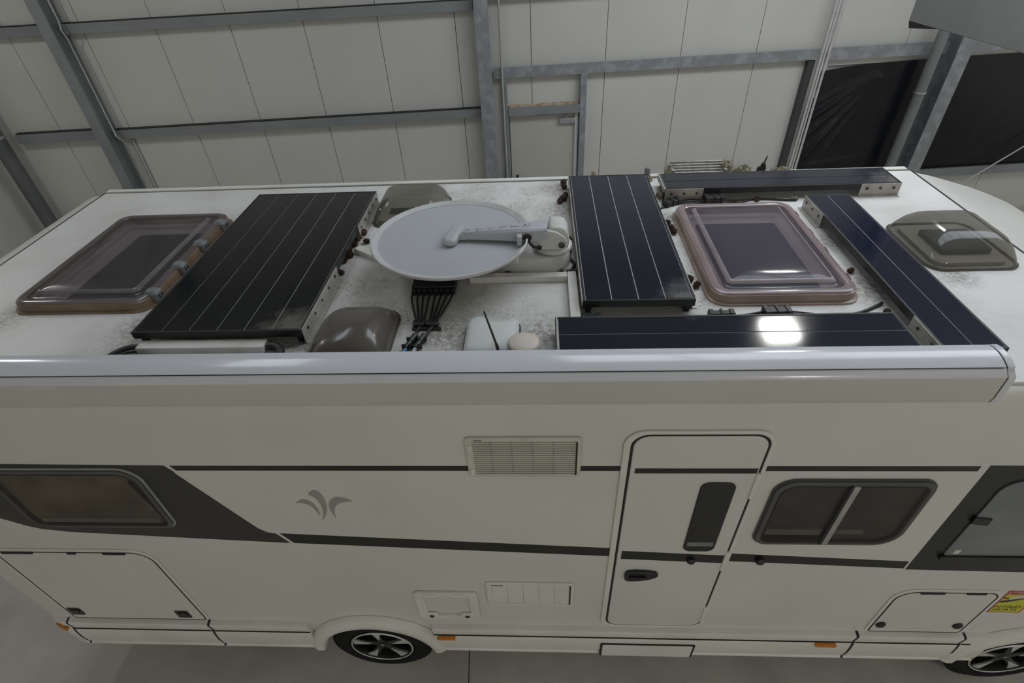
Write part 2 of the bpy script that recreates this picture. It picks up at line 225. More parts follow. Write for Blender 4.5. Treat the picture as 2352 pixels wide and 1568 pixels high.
# ------------------------------------------------------------------ mesh helpers
WLOC = {}
class MB:
    def __init__(s): s.v = []; s.f = []
    def add(s, vs, fs):
        k = len(s.v); s.v += [Vector(p) for p in vs]; s.f += [[i+k for i in f] for f in fs]; return s
    def box(s, x0, x1, y0, y1, z0, z1, fn=None):
        vs = [(x, y, z) for z in (z0, z1) for y in (y0, y1) for x in (x0, x1)]
        if fn: vs = [fn(*p) for p in vs]
        return s.add(vs, [[0, 2, 3, 1], [4, 5, 7, 6], [0, 1, 5, 4], [2, 6, 7, 3], [0, 4, 6, 2], [1, 3, 7, 5]])
    def prism(s, pts, a, b, fn):
        """closed outline pts (2D); fn(p, q, h) -> 3D; swept from h=a to h=b"""
        n = len(pts)
        vs = [fn(p[0], p[1], a) for p in pts] + [fn(p[0], p[1], b) for p in pts]
        return s.add(vs, [list(range(n-1, -1, -1)), list(range(n, 2*n))] + [[i, (i+1) % n, n+(i+1) % n, n+i] for i in range(n)])
    def ring(s, outer, inner, a, b, fn):
        n = len(outer); vs = []
        for h in (a, b):
            vs += [fn(p[0], p[1], h) for p in outer] + [fn(p[0], p[1], h) for p in inner]
        F = []
        for i in range(n):
            j = (i+1) % n
            F += [[i, n+i, n+j, j], [2*n+i, 2*n+j, 3*n+j, 3*n+i], [i, j, 2*n+j, 2*n+i], [n+i, 3*n+i, 3*n+j, n+j]]
        return s.add(vs, F)
    def loft(s, rings, cap0=True, cap1=True):
        n = len(rings[0]); vs = [p for r in rings for p in r]; F = []
        for k in range(len(rings)-1):
            for i in range(n):
                j = (i+1) % n; F.append([k*n+i, k*n+j, (k+1)*n+j, (k+1)*n+i])
        if cap0: F.append(list(range(n-1, -1, -1)))
        if cap1: F.append([(len(rings)-1)*n+i for i in range(n)])
        return s.add(vs, F)
    def lathe(s, prof, fn, n=32):
        """prof (r, h); fn(p, q, h)"""
        return s.loft([[fn(r*math.cos(2*PI*i/n), r*math.sin(2*PI*i/n), h) for i in range(n)] for r, h in prof], False, False)
    def tube(s, path, r, n=8, smooth=0, rr=None):
        P = [Vector(p) for p in path]
        if smooth:
            Q = []
            for i in range(len(P)-1):
                p0, p1, p2, p3 = P[max(i-1, 0)], P[i], P[i+1], P[min(i+2, len(P)-1)]
                for k in range(smooth):
                    t = k/smooth
                    Q.append(0.5*((2*p1)+(p2-p0)*t+(2*p0-5*p1+4*p2-p3)*t*t+(3*p1-p0-3*p2+p3)*t**3))
            P = Q+[P[-1]]
        rings = []; up = Vector((0.13, 0.21, 0.97))
        for i, p in enumerate(P):
            d = (P[min(i+1, len(P)-1)]-P[max(i-1, 0)]).normalized()
            a = d.cross(up)
            if a.length < 0.05: a = d.cross(Vector((1, 0, 0)))
            a.normalize(); b = a.cross(d)
            R = r if rr is None else r+(rr-r)*i/(len(P)-1)
            rings.append([p+(a*math.cos(2*PI*k/n)+b*math.sin(2*PI*k/n))*R for k in range(n)])
        return s.loft(rings)
    def build(s, name, m, parent=None, bevel=0, seg=2, smooth=True, label=None, cat=None, group=None, kind=None, sharp=38):
        me = bpy.data.meshes.new(name)
        if parent is None:
            xs = [min(p[i] for p in s.v) for i in range(3)]; xb = [max(p[i] for p in s.v) for i in range(3)]
            off = Vector(((xs[0]+xb[0])/2, (xs[1]+xb[1])/2, xs[2]))
        else: off = WLOC[parent.name]
        me.from_pydata([p-off for p in s.v], [], s.f)
        bm = bmesh.new(); bm.from_mesh(me); bmesh.ops.recalc_face_normals(bm, faces=bm.faces); bm.to_mesh(me); bm.free()
        me.materials.append(MT[m])
        if smooth:
            me.polygons.foreach_set('use_smooth', [True]*len(me.polygons)); me.set_sharp_from_angle(angle=math.radians(sharp))
        o = bpy.data.objects.new(name, me); COL.objects.link(o)
        if parent is None: o.location = off
        else: o.parent = parent
        WLOC[o.name] = off
        if bevel:
            b = o.modifiers.new('bevel', 'BEVEL'); b.width = bevel; b.segments = seg; b.limit_method = 'ANGLE'; b.angle_limit = math.radians(45); b.harden_normals = False
        tag(o, label, cat, group, kind); return o
def tag(o, label=None, cat=None, group=None, kind=None):
    if label: o['label'] = label
    if cat: o['category'] = cat
    if group: o['group'] = group
    if kind: o['kind'] = kind
    return o
def thing(name, loc, label, cat, group=None, kind=None):
    o = bpy.data.objects.new(name, None); COL.objects.link(o); o.location = loc; o.empty_display_size = 0.1
    WLOC[o.name] = Vector(loc); return tag(o, label, cat, group, kind)
def rr(x0, x1, y0, y1, r, n=6):
    """rounded rectangle, counter-clockwise; r may be four radii (x0y0, x1y0, x1y1, x0y1)"""
    R = r if isinstance(r, (list, tuple)) else (r,)*4
    out = []
    for (cx, cy, a0, q) in ((x0+R[0], y0+R[0], PI, R[0]), (x1-R[1], y0+R[1], 1.5*PI, R[1]), (x1-R[2], y1-R[2], 0, R[2]), (x0+R[3], y1-R[3], 0.5*PI, R[3])):
        for k in range(n+1):
            a = a0+0.5*PI*k/n; out.append((cx+q*math.cos(a), cy+q*math.sin(a)))
    return out
side = lambda x, z, h: (x, -h, z)          # on the vehicle's near side, h = distance outwards
flat = lambda x, y, h: (x, y, h)           # lying on the roof
wallf = lambda u, z, h: hall(u, h, z)      # on the back wall, h = distance into the hall
def text(body, size, fn, depth=0.002):
    """text as a mesh; fn(x, y, h) -> 3D"""
    c = bpy.data.curves.new('t', 'FONT'); c.body = body; c.size = size; c.extrude = depth/2; c.align_x = 'CENTER'; c.align_y = 'CENTER'; c.resolution_u = 3
    o = bpy.data.objects.new('t', c); COL.objects.link(o); dg = bpy.context.evaluated_depsgraph_get()
    me = bpy.data.meshes.new_from_object(o.evaluated_get(dg)); b = MB()
    b.add([fn(*v.co) for v in me.vertices], [list(p.vertices) for p in me.polygons])
    bpy.data.objects.remove(o, do_unlink=True); bpy.data.meshes.remove(me); bpy.data.curves.remove(c); return b

# ================================================================== THE HALL
st = dict(kind='structure')
fl = MB().box(-13, 13, -3, 19, -0.12, -0.02, lambda u, v, z: hall(u, v, z)).build('floor', 'backing', label='grey concrete hall floor under the motorhome', cat='floor', **st)
us = [-13, -6.0, -0.486, 5.1, 13]; vs_ = [-0.3, 4.0, 10.0, 19]
for a, b in zip(us, us[1:]):
    for c, d in zip(vs_, vs_[1:]):
        MB().box(a+0.004, b-0.004, c+0.004, d-0.004, -0.03, 0.0, lambda u, v, z: hall(u, v, z)).build('concrete_slab', 'floor', fl, smooth=False)
wb = MB().box(-7.9, 12, -0.12, -0.03, 0, 7.0, lambda u, v, z: hall(u, v, z)).build('wall_back', 'backing', label='back wall of pale vertical sandwich panels behind the motorhome', cat='wall', **st)
J = [-7.9, -6.66, -5.62, -4.63, -3.61, -2.60, -1.57, -0.50, 0.56, 1.65, 2.76, 3.88, 5.0, 6.1, 7.2, 8.3, 9.4, 10.5, 12]
for a, b in zip(J, J[1:]):
    mid = (a+b)/2
    spans = [(0.0, 7.0)]
    if 4.9 < mid: spans = [(0.0, 0.86), (2.62, 7.0)] if mid < 9.4 else [(0.0, 7.0)]
    if -0.5 < a+0.01 < 1.0: continue          # the two panels cut round the door follow below
    for z0, z1 in spans:
        MB().box(a+0.004, b-0.004, -0.03, 0.0, z0+0.002, z1, lambda u, v, z: hall(u, v, z)).build('wall_panel', 'wall', wb, smooth=False)
# the panels beside and above the door opening
for a, b, z0 in ((-0.496, 0.19, 0.0), (0.19, 0.556, 2.24), (0.564, 1.27, 2.24), (1.27, 1.646, 0.0)):
    MB().box(a, b, -0.03, 0.0, z0+0.002, 7.0, lambda u, v, z: hall(u, v, z)).build('wall_panel', 'wall', wb, smooth=False)
wlft = MB().box(-7.95, -7.86, 0.0, 12, 0, 7.0, lambda u, v, z: hall(u, v, z)).build('wall_left', 'backing', label='left gable wall of pale panels at the photo left edge', cat='wall', **st)
for k in range(12):
    MB().box(-7.86, -7.83, k+0.004, k+0.996, 0.0, 7.0, lambda u, v, z: hall(u, v, z)).build('wall_panel', 'wall', wlft, smooth=False)
ce = MB().box(-7.95, 12, -0.1, 12, 7.0, 7.1, lambda u, v, z: hall(u, v, z)).build('ceiling', 'ceilsheet', label='grey sheet-metal hall ceiling above the frame', cat='ceiling', **st)
rl_spots = [(0.6, 2.0), (2.15, 3.55), (3.7, 5.1), (5.25, 6.65), (6.8, 8.2), (-3.6, -2.7)]  # last bay is added to brighten the rear roof and awning
for i, (a, b) in enumerate(rl_spots):
    MB().box(a, b, 3.35, 5.6, 6.955, 6.998, lambda u, v, z: hall(u, v, z)).build('window_%d' % (i+3), 'rooflight', label='translucent daylight panel in the hall roof, bay %s' % ['above the four-strip solar panel', 'above the front skylight', 'above the cab dome', 'above the cab', 'ahead of the cab', 'above the large black solar panel, added to brighten the rear'][i], cat='rooflight', **st)
for i, (x, y, z) in enumerate(LAMPS):
    t = thing('high_bay_lamp', (x, y, z), 'square high-bay lamp hung %s' % ['behind the front of the motorhome', 'behind the rear of the motorhome', 'in front of the motorhome cab, unseen fill for its side', 'in front of the motorhome rear'][i], 'lamp')
    MB().box(x-0.24, x+0.24, y-0.24, y+0.24, z+0.012, z+0.10).build('housing', 'steel', t, bevel=0.01)
    MB().box(x-0.2, x+0.2, y-0.2, y+0.2, z, z+0.01).build('diffuser', 'lamp', t)
    MB().tube([(x, y, z+0.1), (x, y, 7.02)], 0.012).build('hanger_rod', 'steel', t)

# steel columns: I-sections standing in front of the wall
def icolumn(u0, u1, depth, m, label, z1=6.98):
    uc = (u0+u1)/2; t = thing('steel_column', hall(uc, depth/2, 0), label, 'column'); H_ = lambda u, v, z: hall(u, v, z)
    MB().box(u0, u1, depth-0.018, depth, 0, z1, H_).build('front_flange', m, t)
    MB().box(uc-0.007, uc+0.007, 0.02, depth-0.018, 0, z1, H_).build('web', m, t)
    MB().box(u0, u1, 0.004, 0.02, 0, z1, H_).build('rear_flange', m, t)
    MB().box(u0-0.05, u1+0.05, 0.004, depth+0.05, 0.001, 0.025, H_).build('base_plate', m, t)
    return t
icolumn(-5.98, -5.82, 0.30, 'steel', 'grey steel I-column at upper left, between the two left beam bays')
icolumn(-0.22, -0.03, 0.30, 'galv', 'grey steel I-column just left of the cream door')
icolumn(6.70, 6.92, 0.30, 'galv', 'galvanised steel I-column between the two black sheets')
def girt(u0, u1, z0, z1, m, label, dep=0.11):
    t = thing('steel_beam', hall((u0+u1)/2, dep/2, z0), label, 'beam'); H_ = lambda u, v, z: hall(u, v, z)
    MB().box(u0, u1, dep-0.006, dep, z0, z1, H_).build('front_web', m, t)
    MB().box(u0, u1, 0.002, dep-0.006, z0, z0+0.006, H_).build('bottom_flange', m, t)
    MB().box(u0, u1, dep-0.03, dep-0.006, z1-0.006, z1, H_).build('top_lip', m, t)
    if m == 'steel': MB().box(u0, u1, 0.002, dep-0.031, z1-0.03, z1+0.010, H_).build('channel_shade_strip', 'seal', t)  # black strip stands in for the shade in the open beam top
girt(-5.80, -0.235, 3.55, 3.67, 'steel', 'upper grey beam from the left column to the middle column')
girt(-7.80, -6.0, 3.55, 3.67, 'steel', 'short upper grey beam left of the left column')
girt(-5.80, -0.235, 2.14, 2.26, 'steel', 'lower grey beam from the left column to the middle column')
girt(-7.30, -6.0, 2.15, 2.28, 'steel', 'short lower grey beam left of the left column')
girt(0.0, 4.775, 2.67, 2.81, 'galv', 'galvanised beam running above the cream door')
girt(4.93, 6.68, 2.65, 2.81, 'galv', 'galvanised beam above the creased black sheet')
girt(6.94, 11.9, 2.65, 2.81, 'galv', 'galvanised beam above the smooth black sheet')
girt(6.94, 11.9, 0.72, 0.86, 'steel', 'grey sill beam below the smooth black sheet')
girt(0.0, 4.6, 3.66, 3.80, 'galv', 'beam high on the wall right of the middle column')
# conduits and pipes on the wall
def htube(name, path, r, m, label, cat='pipe', **k):
    return MB().tube([hall(*p) for p in path], r, 10, **k).build(name, m, label=label, cat=cat)
htube('conduit', [(-5.77, 0.16, 6.9), (-5.77, 0.16, 3.72), (-5.74, 0.24, 3.62), (-5.77, 0.16, 3.5), (-5.77, 0.16, 2.35), (-5.72, 0.24, 2.22), (-5.70, 0.12, 2.05), (-5.70, 0.12, 0.1)], 0.013, 'pipe', 'thin grey conduit bending along the left steel column')
htube('conduit', [(-5.64, 0.03, 2.1), (-5.64, 0.03, 0.1)], 0.016, 'pipe', 'short grey conduit on the wall below the lower left beam')
t = thing('conduit', hall(0.12, 0.13, 0.9), 'thin light vertical pipe between the middle column and the cream door', 'pipe')
MB().tube([hall(0.12, 0.13, 6.95), hall(0.12, 0.13, 1.16)], 0.017, 10).build('pipe', 'pipe', t)
MB().box(0.08, 0.18, 0.06, 0.17, 0.9, 1.17, lambda u, v, z: hall(u, v, z)).build('foot_box', 'steel', t, bevel=0.004)
for i, (uu, rr_) in enumerate([(4.80, 0.018), (4.845, 0.016), (4.90, 0.019)]):
    htube('conduit', [(uu, 0.14, 6.95), (uu, 0.14, 0.1)], rr_, 'pipewhite', ['leftmost', 'middle', 'rightmost'][i]+' of three white vertical pipes beside the creased black sheet')
MB().box(4.66, 4.755, 0.002, 0.10, 0.0, 2.66, lambda u, v, z: hall(u, v, z)).build('trim_1', 'darkpost', label='dark vertical trim post left of the three white pipes', cat='trim', **st)
t = thing('downpipe', hall(6.40, 0.28, 0), 'grey round downpipe beside the galvanised right column', 'pipe')
MB().tube([hall(6.40, 0.28, 6.95), hall(6.40, 0.28, 0.02)], 0.075, 16).build('pipe', 'pipegrey', t)
for z in (2.16, 4.6):
    MB().lathe([(0.078, z), (0.088, z), (0.088, z+0.03), (0.078, z+0.03)], lambda p, q, h: hall(6.40+p, 0.28+q, h), 18).build('clamp', 'silver', t)
t = thing('downpipe', hall(-7.42, 0.30, 0), 'dark grey round downpipe in the left hall corner', 'pipe')
MB().tube([hall(-7.42, 0.30, 6.95), hall(-7.42, 0.30, 0.02)], 0.105, 16).build('pipe', 'downpipe', t)
MB().lathe([(0.108, 2.30), (0.12, 2.30), (0.12, 2.34), (0.108, 2.34)], lambda p, q, h: hall(-7.42+p, 0.30+q, h), 18).build('clamp', 'silver', t)
htube('bracing_rod', [(7.1, 0.2, 0.02), (8.61, 0.2, 1.22), (11.5, 0.2, 3.52)], 0.014, 'silver', 'thin diagonal steel bracing rod across the smooth black sheet', 'rod')

# door with posts, lintel, closer, handle
H_ = lambda u, v, z: hall(u, v, z)
d1 = MB().box(0.20, 1.24, -0.03, 0.015, 0.01, 2.12, H_).build('door_1', 'doorleaf', label='cream hall door with a grey closer', cat='door', bevel=0.004, **st)
cl = MB().box(0.97, 1.215, 0.016, 0.07, 1.96, 2.035, H_).build('door_closer', 'closer', d1, bevel=0.006)
MB().box(0.62, 1.10, 0.016, 0.04, 2.075, 2.10, H_).build('closer_rail', 'closer', d1, bevel=0.003)
MB().tube([hall(1.08, 0.06, 2.04), hall(1.10, 0.055, 2.085)], 0.012).build('closer_arm', 'closer', d1)
MB().box(0.27, 0.31, 0.016, 0.03, 1.02, 1.16, H_).build('handle_plate', 'black', d1, bevel=0.003)
MB().tube([hall(0.29, 0.02, 1.11), hall(0.29, 0.075, 1.11), hall(0.44, 0.075, 1.10)], 0.013).build('handle_lever', 'black', d1)
MB().box(1.215, 1.265, -0.02, 0.06, 0.0, 2.15, H_).build('trim_2', 'winwhite', label='pale right jamb of the cream hall door', cat='trim', bevel=0.003, **st)
MB().box(0.14, 0.185, 0.0, 0.10, 0.0, 2.67, H_).build('door_post', 'steel', label='grey steel post at the left of the cream door', cat='post', bevel=0.004)
MB().box(1.28, 1.375, 0.0, 0.12, 0.0, 2.67, H_).build('door_post', 'galv', label='grey steel post at the right of the cream door', cat='post', bevel=0.004)
MB().box(0.187, 1.278, 0.0, 0.12, 2.125, 2.245, H_).build('lintel', 'steel', label='grey steel lintel above the cream door', cat='beam', bevel=0.004)
m = MB(); n = 26
top = [(0.2+1.06*i/n, 2.262+random.uniform(-0.006, 0.012)) for i in range(n+1)]
m.prism([(0.2, 2.246)]+[(1.26, 2.246)]+top[::-1], 0.004, 0.085, wallf)
m.build('foam_bead', 'foam', label='rough brown bead of mounting foam on the door lintel', cat='foam')

# windows hung with black plastic
w1 = MB().box(4.955, 6.55, -0.03, -0.015, 0.90, 2.615, H_).build('window_1', 'winwhite', label='white framed window behind the creased black sheet', cat='window', **st)
MB().ring([(4.93, 0.87), (6.56, 0.87), (6.56, 2.648), (4.93, 2.648)], [(5.0, 0.95), (6.49, 0.95), (6.49, 2.56), (5.0, 2.56)], -0.02, 0.03, wallf).build('window_frame', 'winwhite', w1, smooth=False)
w2 = MB().box(7.0, 9.35, -0.03, -0.015, 0.90, 2.615, H_).build('window_2', 'winwhite', label='white framed window behind the smooth black sheet', cat='window', **st)
MB().ring([(6.98, 0.865), (9.4, 0.865), (9.4, 2.648), (6.98, 2.648)], [(7.05, 0.95), (9.33, 0.95), (9.33, 2.56), (7.05, 2.56)], -0.02, 0.03, wallf).build('window_frame', 'winwhite', w2, smooth=False)
def sheet(u0, u1, z0, z1, nu, nv, f, label, edge):
    m = MB(); vs = []; F = []
    for j in range(nv+1):
        for i in range(nu+1):
            s, q = i/nu, j/nv; du, dz = edge(s, q)
            vs.append(hall(u0+(u1-u0)*s+du, 0.045+f(s, q), z0+(z1-z0)*q+dz))
    k = len(vs); vs += [p-HN*-0.0 + HN*0.004 for p in vs]
    for j in range(nv):
        for i in range(nu):
            a = j*(nu+1)+i; q = [a, a+1, a+nu+2, a+nu+1]; F += [q, [x+k for x in q[::-1]]]
    return m.add(vs, F).build('plastic_sheet', 'sheet', label=label, cat='plastic sheet', sharp=180)
def crease(s, q):
    h = 0
    # fans of creases running down-left from the nail at the top edge
    for a, wd, am in ((0.62, 0.030, 0.030), (0.78, 0.022, 0.026), (0.95, 0.028, 0.030), (1.12, 0.018, 0.018), (0.45, 0.025, 0.014)):
        px, py = s-0.62, q-0.97
        ang = math.atan2(-py*1.0, -px+1e-6); r = math.hypot(px, py)
        d = (ang-a)*r
        if px < 0.05 and r > 0.1: h += 1.5*am*math.exp(-(d/wd)**2)*min(1, r*1.6)
    h += 0.012*math.sin(5*s+3*q)+0.02*math.exp(-((q-0.08-0.10*s)/0.03)**2)*(1-s)
    return max(h, -0.01)+0.012
sheet(4.90, 6.58, 0.88, 2.58, 60, 60, crease, 'creased black plastic sheet hung over the window left of the right column',
      lambda s, q: ((0.035*math.sin(9*q)*(1-s)**6+(0.05 if 0.74 < q < 0.80 else 0.06 if 0.42 < q < 0.47 else 0)*(1-s)**8), -0.085*(1-s)**2*q**8))
sheet(6.96, 9.38, 0.872, 2.585, 40, 24, lambda s, q: 0.008*math.sin(4*s+2*q)+0.01*math.exp(-((q-0.06)/0.03)**2)*math.exp(-((s-0.25)/0.2)**2),
      'smooth black plastic sheet hung right of the galvanised column', lambda s, q: (0, 0))

# duct under the roof at the upper right
t = thing('air_duct', hall(4.9, 3.7, 3.45), 'grey sheet-metal duct hanging at the upper right corner', 'duct')
MB().box(4.63, 5.35, 2.0, 6.2, 3.46, 4.5, H_).build('duct_body', 'ductgrey', t, bevel=0.006)
MB().prism([(2.0, 3.46), (2.04, 3.395), (2.50, 3.46)], 4.635, 5.30, lambda p, q, h: hall(h, p, q)).build('end_gusset', 'seal', t, smooth=False)
for v in (2.6, 5.6): MB().tube([hall(5.0, v, 4.49), hall(5.0, v, 7.02)], 0.01).build('hanger_rod', 'steel', t)

# ================================================================== THE MOTORHOME
RZ = 3.058           # top of the roof sheet
mh = thing('motorhome', (0.2, 1.15, 0), 'white motorhome with dark stripes seen from above its near side', 'motorhome')
RW, FW = -1.24, 3.27  # wheel centres
def arch_pts(cx, r=0.45, zb=0.50, n=14):
    a0 = math.asin((zb-0.37)/r); return [(cx+r*math.cos(PI-a0-(PI-2*a0)*i/n), 0.37+r*math.sin(PI-a0-(PI-2*a0)*i/n)) for i in range(n+1)]
prof = [(-3.62, 0.50)]+arch_pts(RW)+arch_pts(FW)+[(4.0, 0.5), (4.06, 0.9), (4.06, 1.6), (3.98, 2.2), (3.86, 2.52), (3.67, 2.69), (3.48, 2.79), (3.3, 2.865), (3.15, 2.92), (3.0, 2.965), (2.85, 3.01), (2.7, 3.045), (-3.43, 3.045), (-3.52, 3.038), (-3.60, 3.01), (-3.65, 2.95), (-3.67, 2.85), (-3.67, 2.0), (-3.655, 0.8)]
b = MB(); b.prism(prof, 0, -2.30, side)
def bevel_body(o):
    bm = bmesh.new(); bm.from_mesh(o.data); off = WLOC[o.name]; E = []
    for e in bm.edges:
        p, q = e.verts[0].co+off, e.verts[1].co+off
        if abs(p.y-q.y) < 1e-4 and (p.y < 0.01 or p.y > 2.29):
            top = min(p.z, q.z) > 2.3; rear = max(p.x, q.x) < -3.6 or min(p.x, q.x) > 3.8
            if top or rear: E.append(e)
    bmesh.ops.bevel(bm, geom=E, offset=0.055, segments=4, affect='EDGES', profile=0.5, clamp_overlap=True)
    bm.to_mesh(o.data); bm.free()
    o.data.polygons.foreach_set('use_smooth', [True]*len(o.data.polygons)); o.data.set_sharp_from_angle(angle=math.radians(38))
shell = b.build('body_shell', 'body', mh); bevel_body(shell)
MB().box(-3.424, 2.676, 0.05, 2.248, 3.04, RZ).build('roof_sheet', 'roof', mh)
for nm, bx in (('roof_seam', (-3.436, -3.425, 0.04, 2.26, 3.04, RZ+0.001)), ('roof_seam', (2.677, 2.690, 0.04, 2.26, 3.04, RZ+0.001)), ('roof_seam', (-3.436, 2.69, 2.249, 2.256, 3.04, RZ-0.002))):
    MB().box(*bx).build(nm, 'seal', mh, smooth=False)
MB().box(-3.42, 2.66, 2.258, 2.305, 3.03, RZ+0.012).build('edge_rail', 'plastic', mh, bevel=0.006)
MB().box(RW-0.44, RW+0.44, 0.30, 0.32, 0.3, 0.85).build('wheel_well', 'seal', mh, smooth=False)
MB().box(FW-0.44, FW+0.44, 0.30, 0.32, 0.3, 0.85).build('wheel_well', 'seal', mh, smooth=False)
MB().box(-3.3, 3.7, 0.34, 2.0, 0.22, 0.505).build('chassis', 'seal', mh, smooth=False)

# skirts along the lower edge
SK = [(0.03, 0.778), (-0.004, 0.780), (-0.034, 0.772), (-0.038, 0.760), (-0.030, 0.684), (-0.036, 0.672), (-0.042, 0.62), (-0.044, 0.55), (-0.038, 0.48), (-0.030, 0.445), (-0.040, 0.438), (-0.040, 0.428), (0.03, 0.428)]
def skirt(x0, x1):
    s = MB().prism(SK, x0, x1, lambda y, z, h: (h, y, z)).build('skirt', 'plastic', mh, sharp=30)
    MB().box(x0+0.002, x1-0.002, -0.0375, -0.03, 0.674, 0.682).build('skirt_groove', 'seal', s, smooth=False)
    return s
for x0, x1 in ((-3.49, -2.438), (-2.418, -1.70), (-0.80, 2.088), (2.108, 2.782), (2.80, 2.98)): skirt(x0, x1)
for x in (-3.497, -2.428, 2.098, 2.791):
    MB().prism([(p[0]*0.92, p[1]) for p in SK], x-0.012, x+0.012, lambda y, z, h: (h, y, z)).build('skirt_joint', 'seal', mh, smooth=False)
# rear bumper corner, wrapped round the body
def bump_path(o):
    r = 0.16+o; return [(-3.505, -o)]+[(-3.52-r*math.sin(a), 0.16-r*math.cos(a)) for a in [PI/2*i/8 for i in range(9)]]+[(-3.52-r, 2.1)]
rings = []
for y, z in SK:
    rings.append([(px, py, z) for px, py in bump_path(-y)])
m = MB(); nn = len(rings[0]); m.v = [Vector(p) for r in rings for p in r]
for k in range(len(rings)):
    for i in range(nn-1): m.f.append([k*nn+i, k*nn+i+1, ((k+1) % len(rings))*nn+i+1, ((k+1) % len(rings))*nn+i])
m.build('rear_bumper', 'plastic', mh, sharp=30)
for x0, x1, z0 in ((-0.775, -0.645, 0.655), (1.845, 1.985, 0.655)):
    MB().prism(rr(x0, x1, z0-0.014, z0+0.018, 0.012), 0.036, 0.056, side).build('side_marker', 'orange', mh, label='orange side marker lamp')
MB().prism(rr(-3.645, -3.535, 0.668, 0.700, 0.012), -0.004, 0.014, lambda x, z, h: (x, 0.16-math.sqrt(max(0.0, 0.20**2-(min(x, -3.52)+3.52)**2))-h, z)).build('side_marker', 'orange', mh, label='orange side marker lamp')
# entrance step set into the skirt
s = MB().prism(rr(0.40, 1.03, 0.425, 0.60, 0.012), 0.042, 0.054, side).build('entrance_step', 'plastic', mh, bevel=0.003)
MB().ring(rr(0.385, 1.045, 0.42, 0.612, 0.012), rr(0.40, 1.03, 0.425, 0.60, 0.012), 0.035, 0.050, side).build('step_gap', 'seal', s, smooth=False)

# wheel arches and wheels
def wheel(cx):
    ow, iw = 0.52, 0.415; n = 30; a0, a1 = PI-0.11, 0.11
    m = MB(); rows = []
    for r, h in ((iw, -0.10), (iw, 0.045), (iw+0.012, 0.058), (iw+0.05, 0.060), (ow-0.035, 0.052), (ow-0.008, 0.035), (ow, 0.004), (ow-0.02, -0.02)):
        rows.append([side(cx+r*1.0*math.cos(a0+(a1-a0)*i/n), 0.375+r*math.sin(a0+(a1-a0)*i/n), h) for i in range(n+1)])
    m.v = [Vector(p) for r in rows for p in r]
    k = n+1
    for j in range(len(rows)):
        for i in range(n): m.f.append([j*k+i, j*k+i+1, ((j+1) % len(rows))*k+i+1, ((j+1) % len(rows))*k+i])
    m.f += [[j*k for j in range(len(rows))], [j*k+n for j in range(len(rows))][::-1]]
    m.build('wheel_arch', 'plastic', mh, sharp=50)
    ax = lambda p, q, h: (cx+p, h-0.028, 0.372+q)
    w = MB().lathe([(0.235, 0.05), (0.245, 0.03), (0.27, 0.018), (0.32, 0.020), (0.345, 0.032), (0.362, 0.05), (0.371, 0.075), (0.372, 0.13), (0.372, 0.19), (0.366, 0.225), (0.345, 0.25), (0.27, 0.255), (0.235, 0.24)], ax, 48).build('wheel', 'rubber', mh, label='black tyre on a two-tone alloy rim')
    m = MB()
    for k in range(60):   # tread blocks on the shoulder
        a = 2*PI*k/60; c, s_ = math.cos(a), math.sin(a)
        m.add([ax(r*c-t_*s_, r*s_+t_*c, h) for h in (0.046, 0.085) for r in (0.352, 0.3755) for t_ in (-0.012, 0.012)], [[0, 1, 3, 2], [4, 6, 7, 5], [0, 4, 5, 1], [2, 3, 7, 6], [0, 2, 6, 4], [1, 5, 7, 3]])
    m.build('tread', 'rubber', w, kind='stuff')
    MB().lathe([(0.238, 0.028), (0.232, 0.020), (0.222, 0.024), (0.215, 0.05), (0.21, 0.12), (0.0, 0.125)], ax, 48).build('rim_barrel', 'rimblack', w)
    MB().lathe([(0.237, 0.026), (0.231, 0.018), (0.2245, 0.022), (0.226, 0.032)], ax, 48).build('rim_lip', 'rimsilver', w)
    for k in range(5):
        a = PI/2+0.12+2*PI*k/5
        R = lambda r, t_, h: ax(r*math.cos(a)-t_*math.sin(a), r*math.sin(a)+t_*math.cos(a), h)
        pts = [(0.04, -0.030), (0.10, -0.024), (0.16, -0.03), (0.226, -0.062), (0.226, 0.062), (0.16, 0.03), (0.10, 0.024), (0.04, 0.030)]
        sp = MB().prism(pts, 0.040, 0.075, R).build('spoke', 'rimblack', w, bevel=0.004)
        MB().prism([(0.085, -0.006), (0.15, -0.022), (0.2245, -0.056), (0.2245, 0.030), (0.18, 0.018), (0.12, 0.004)], 0.032, 0.042, R).build('spoke_face', 'rimsilver', sp)
    MB().lathe([(0.0, 0.036), (0.045, 0.038), (0.055, 0.046), (0.06, 0.07)], ax, 24).build('hub_cap', 'rimblack', w)
    MB().prism([(0.014*(1 if i % 2 == 0 else 0.35)*math.cos(i*PI/4), 0.014*(1 if i % 2 == 0 else 0.35)*math.sin(i*PI/4)) for i in range(8)], 0.033, 0.037, ax).build('hub_star', 'rimsilver', w)
wheel(RW); wheel(FW)

